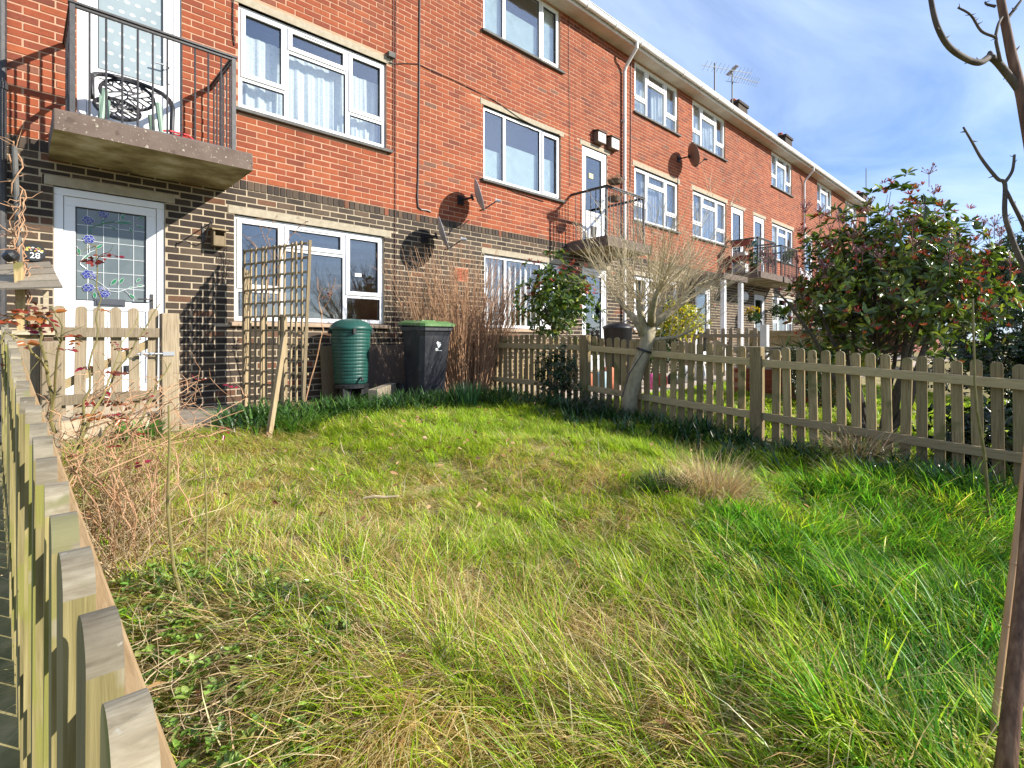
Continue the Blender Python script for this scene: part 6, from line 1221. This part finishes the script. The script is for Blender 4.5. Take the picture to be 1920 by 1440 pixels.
basket(1412, 593, 'hanging basket with yellow flowers beside the far ground floor door', True); basket(1456, 583, 'round green hanging basket before the far ground floor window')
p = Vector(W(1399, 556, .10)); wl_ = thing('wall_lamp', 'round white wall lamp under the first far balcony', 'lamp', p); m = MB(); m.lathe([(0, 0), (.17, 0), (.17, .03), (.12, .07), (0, .085)], (p.x, D - .01, p.z), 20, axis=(-.5, -.8, 0)); m.build('shade', m_upvc, wl_); m = MB(); m.lathe([(.172, -.01), (.185, -.01), (.185, .02), (.172, .02)], (p.x, D - .01, p.z), 20, axis=(-.5, -.8, 0)); m.build('rim', m_black, wl_)
m_greyfab = M('grey_cloth', [(.3, (.15, .13, .14)), (.7, (.24, .21, .22))], 6, rough=.9); cloth(21.15, 22.3, 1.6, 2.75, 3, .05, 'grey cloth draped over the furthest balcony rail', 'cloth', m_greyfab, 'draped_cloth', y=D - .90)
# toys and bits on the neighbour's patio
def lump(name, label, cat, p, r, h, mat, group=None):
    m = MB(); m.lathe([(0, 0), (r * .8, 0), (r, h * .3), (r * .85, h * .75), (r * .5, h), (0, h * 1.02)], p, 14); return tagit(m.build(name, mat, None, smooth=True, loc=p), label, cat, group)
m_pink = M('pink_plastic', [(.65, .10, .28)], rough=.4); m_whitep = M('white_pot', [(.7, .7, .68)], rough=.5)
c = P(1222, 700, 8.4); c.z = gzf(c.x, c.y) + .012; lump('toy', 'pink plastic toy on the patio behind the pollarded tree', 'toy', c, .08, .24, m_pink, 'toys on the patio')
c = P(1241, 690, 8.9); c.z = gzf(c.x, c.y) + .012; lump('toy', 'red toy on the patio past the pink one', 'toy', c, .10, .22, m_redp, 'toys on the patio')
for i, (px, Y, r, h, l, mt) in enumerate(((1285, 9.6, .14, .3, 'white pot on the patio before the white door', m_whitep), (1140, 8.3, .16, .34, 'terracotta pot low behind the fence corner post', m_terra), (1312, 10.2, .12, .36, 'tall white pot nearest the grey picket fence', m_whitep), (1103, 8.0, .13, .26, 'small terracotta pot beside the fence corner', m_terra), (1128, 8.0, .15, .30, 'pale blue tub behind the fence pickets', M('blue_tub', [(.35, .50, .55)], rough=.5)), (1262, 9.3, .11, .2, 'dark pot under the yellow shrub', m_black))):
    c = P(px, 690, Y); c.z = gzf(c.x, c.y) + .012; lump('plant_pot', l, 'plant pot', c, r, h, mt, 'pots on the patio')
# house beyond the terrace and trees behind it
hb = thing('distant_house', 'further house with dark tiled hip roof past the terrace end', 'building', (42, 9.5, -.8)); m = MB(); m.box(37, 52, 6.2, 14, -.9, 4.9); m.build('wall', M('far_brick', [(.3, (.16, .06, .04)), (.7, (.26, .09, .055))], 8, rough=.9), hb)
m = MB(); x0, x1, y0, y1, z0, z1 = 36.6, 52.4, 5.8, 14.4, 5.0, 7.6
m.face([(x0, y0, z0), (x1, y0, z0), (x1 - 3, 10, z1), (x0 + 3, 10, z1)]); m.face([(x0, y1, z0), (x0, y0, z0), (x0 + 3, 10, z1)]); m.face([(x1, y0, z0), (x1, y1, z0), (x1 - 3, 10, z1)]); m.face([(x1, y1, z0), (x0, y1, z0), (x0 + 3, 10, z1), (x1 - 3, 10, z1)]); m.build('roof', m_tile, hb)
m = MB(); m.box(x0 - .1, x1 + .1, y0 - .12, y0 + .02, z0 - .22, z0 + .02); m.box(x0 - .12, x0 - .01, y0 + .03, y1, z0 - .22, z0 + .02); m.build('fascia_board', m_gut, hb)
m = MB(); m.box(40.6, 41.6, 9.4, 10.3, 7.0, 8.7); m.build('chimney', m_dark, hb)
def tree(label, x, y, h, r, cols, n=420, group='trees beyond the gardens', bare=False):
    t = thing('bare_tree' if bare else 'broadleaf_tree', label, 'tree', (x, y, -1), group=group); m = MB(); m.tube([(x, y, -1.1), (x + .1, y, h * .35), (x, y + .1, h * .6)], [.16, .12, .07], 8)
    for i in range(26 if not bare else 60):
        b = Vector((x, y, h * rnd.uniform(.25, .6))); pts, dd = grow(m, b, (rnd.gauss(0, .7), rnd.gauss(0, .7), rnd.uniform(.4, 1.2)), r * rnd.uniform(.8, 1.4), .04, 7, .12, n=4)
        if bare:
            for j in range(6): grow(m, pts[rnd.randint(2, 6)], (dd + Vector((rnd.gauss(0, .6), rnd.gauss(0, .6), rnd.gauss(.1, .4)))), r * .5, .015, 5, .15, n=3)
    m.build('trunk', m_dbark, t)
    if not bare: cs, ax = crown_points(n, (x, y, h * .62), (r, r, h * .38), .35); pp = whorls(cs, unit(ax + nr.normal(0, .4, ax.shape)), 8, (.18, .34), (.09, .16), (-.2, .9), cols, [1] * len(cols)); leaves('crown', *pp, m_leaf, t)['kind'] = 'stuff'
tree('bare tree over the roof of the further house', 46, 4.5, 6.8, 1.9, None, bare=True)
for i, (x, y, h, r, l) in enumerate(((22, -.2, 3.4, 1.6, 'broad dark evergreen well beyond the large bush'), (27, 2.6, 3.2, 1.7, 'green tree between the large bush and the terrace end'), (18, 1.2, 2.2, 1.3, 'lower green tree behind the large bush'), (33, 1.0, 4.2, 2.0, 'tallest green tree beyond all the gardens'))): tree(l, x, y, h, r, [(.015, .035, .012), (.03, .06, .018), (.05, .085, .025)])
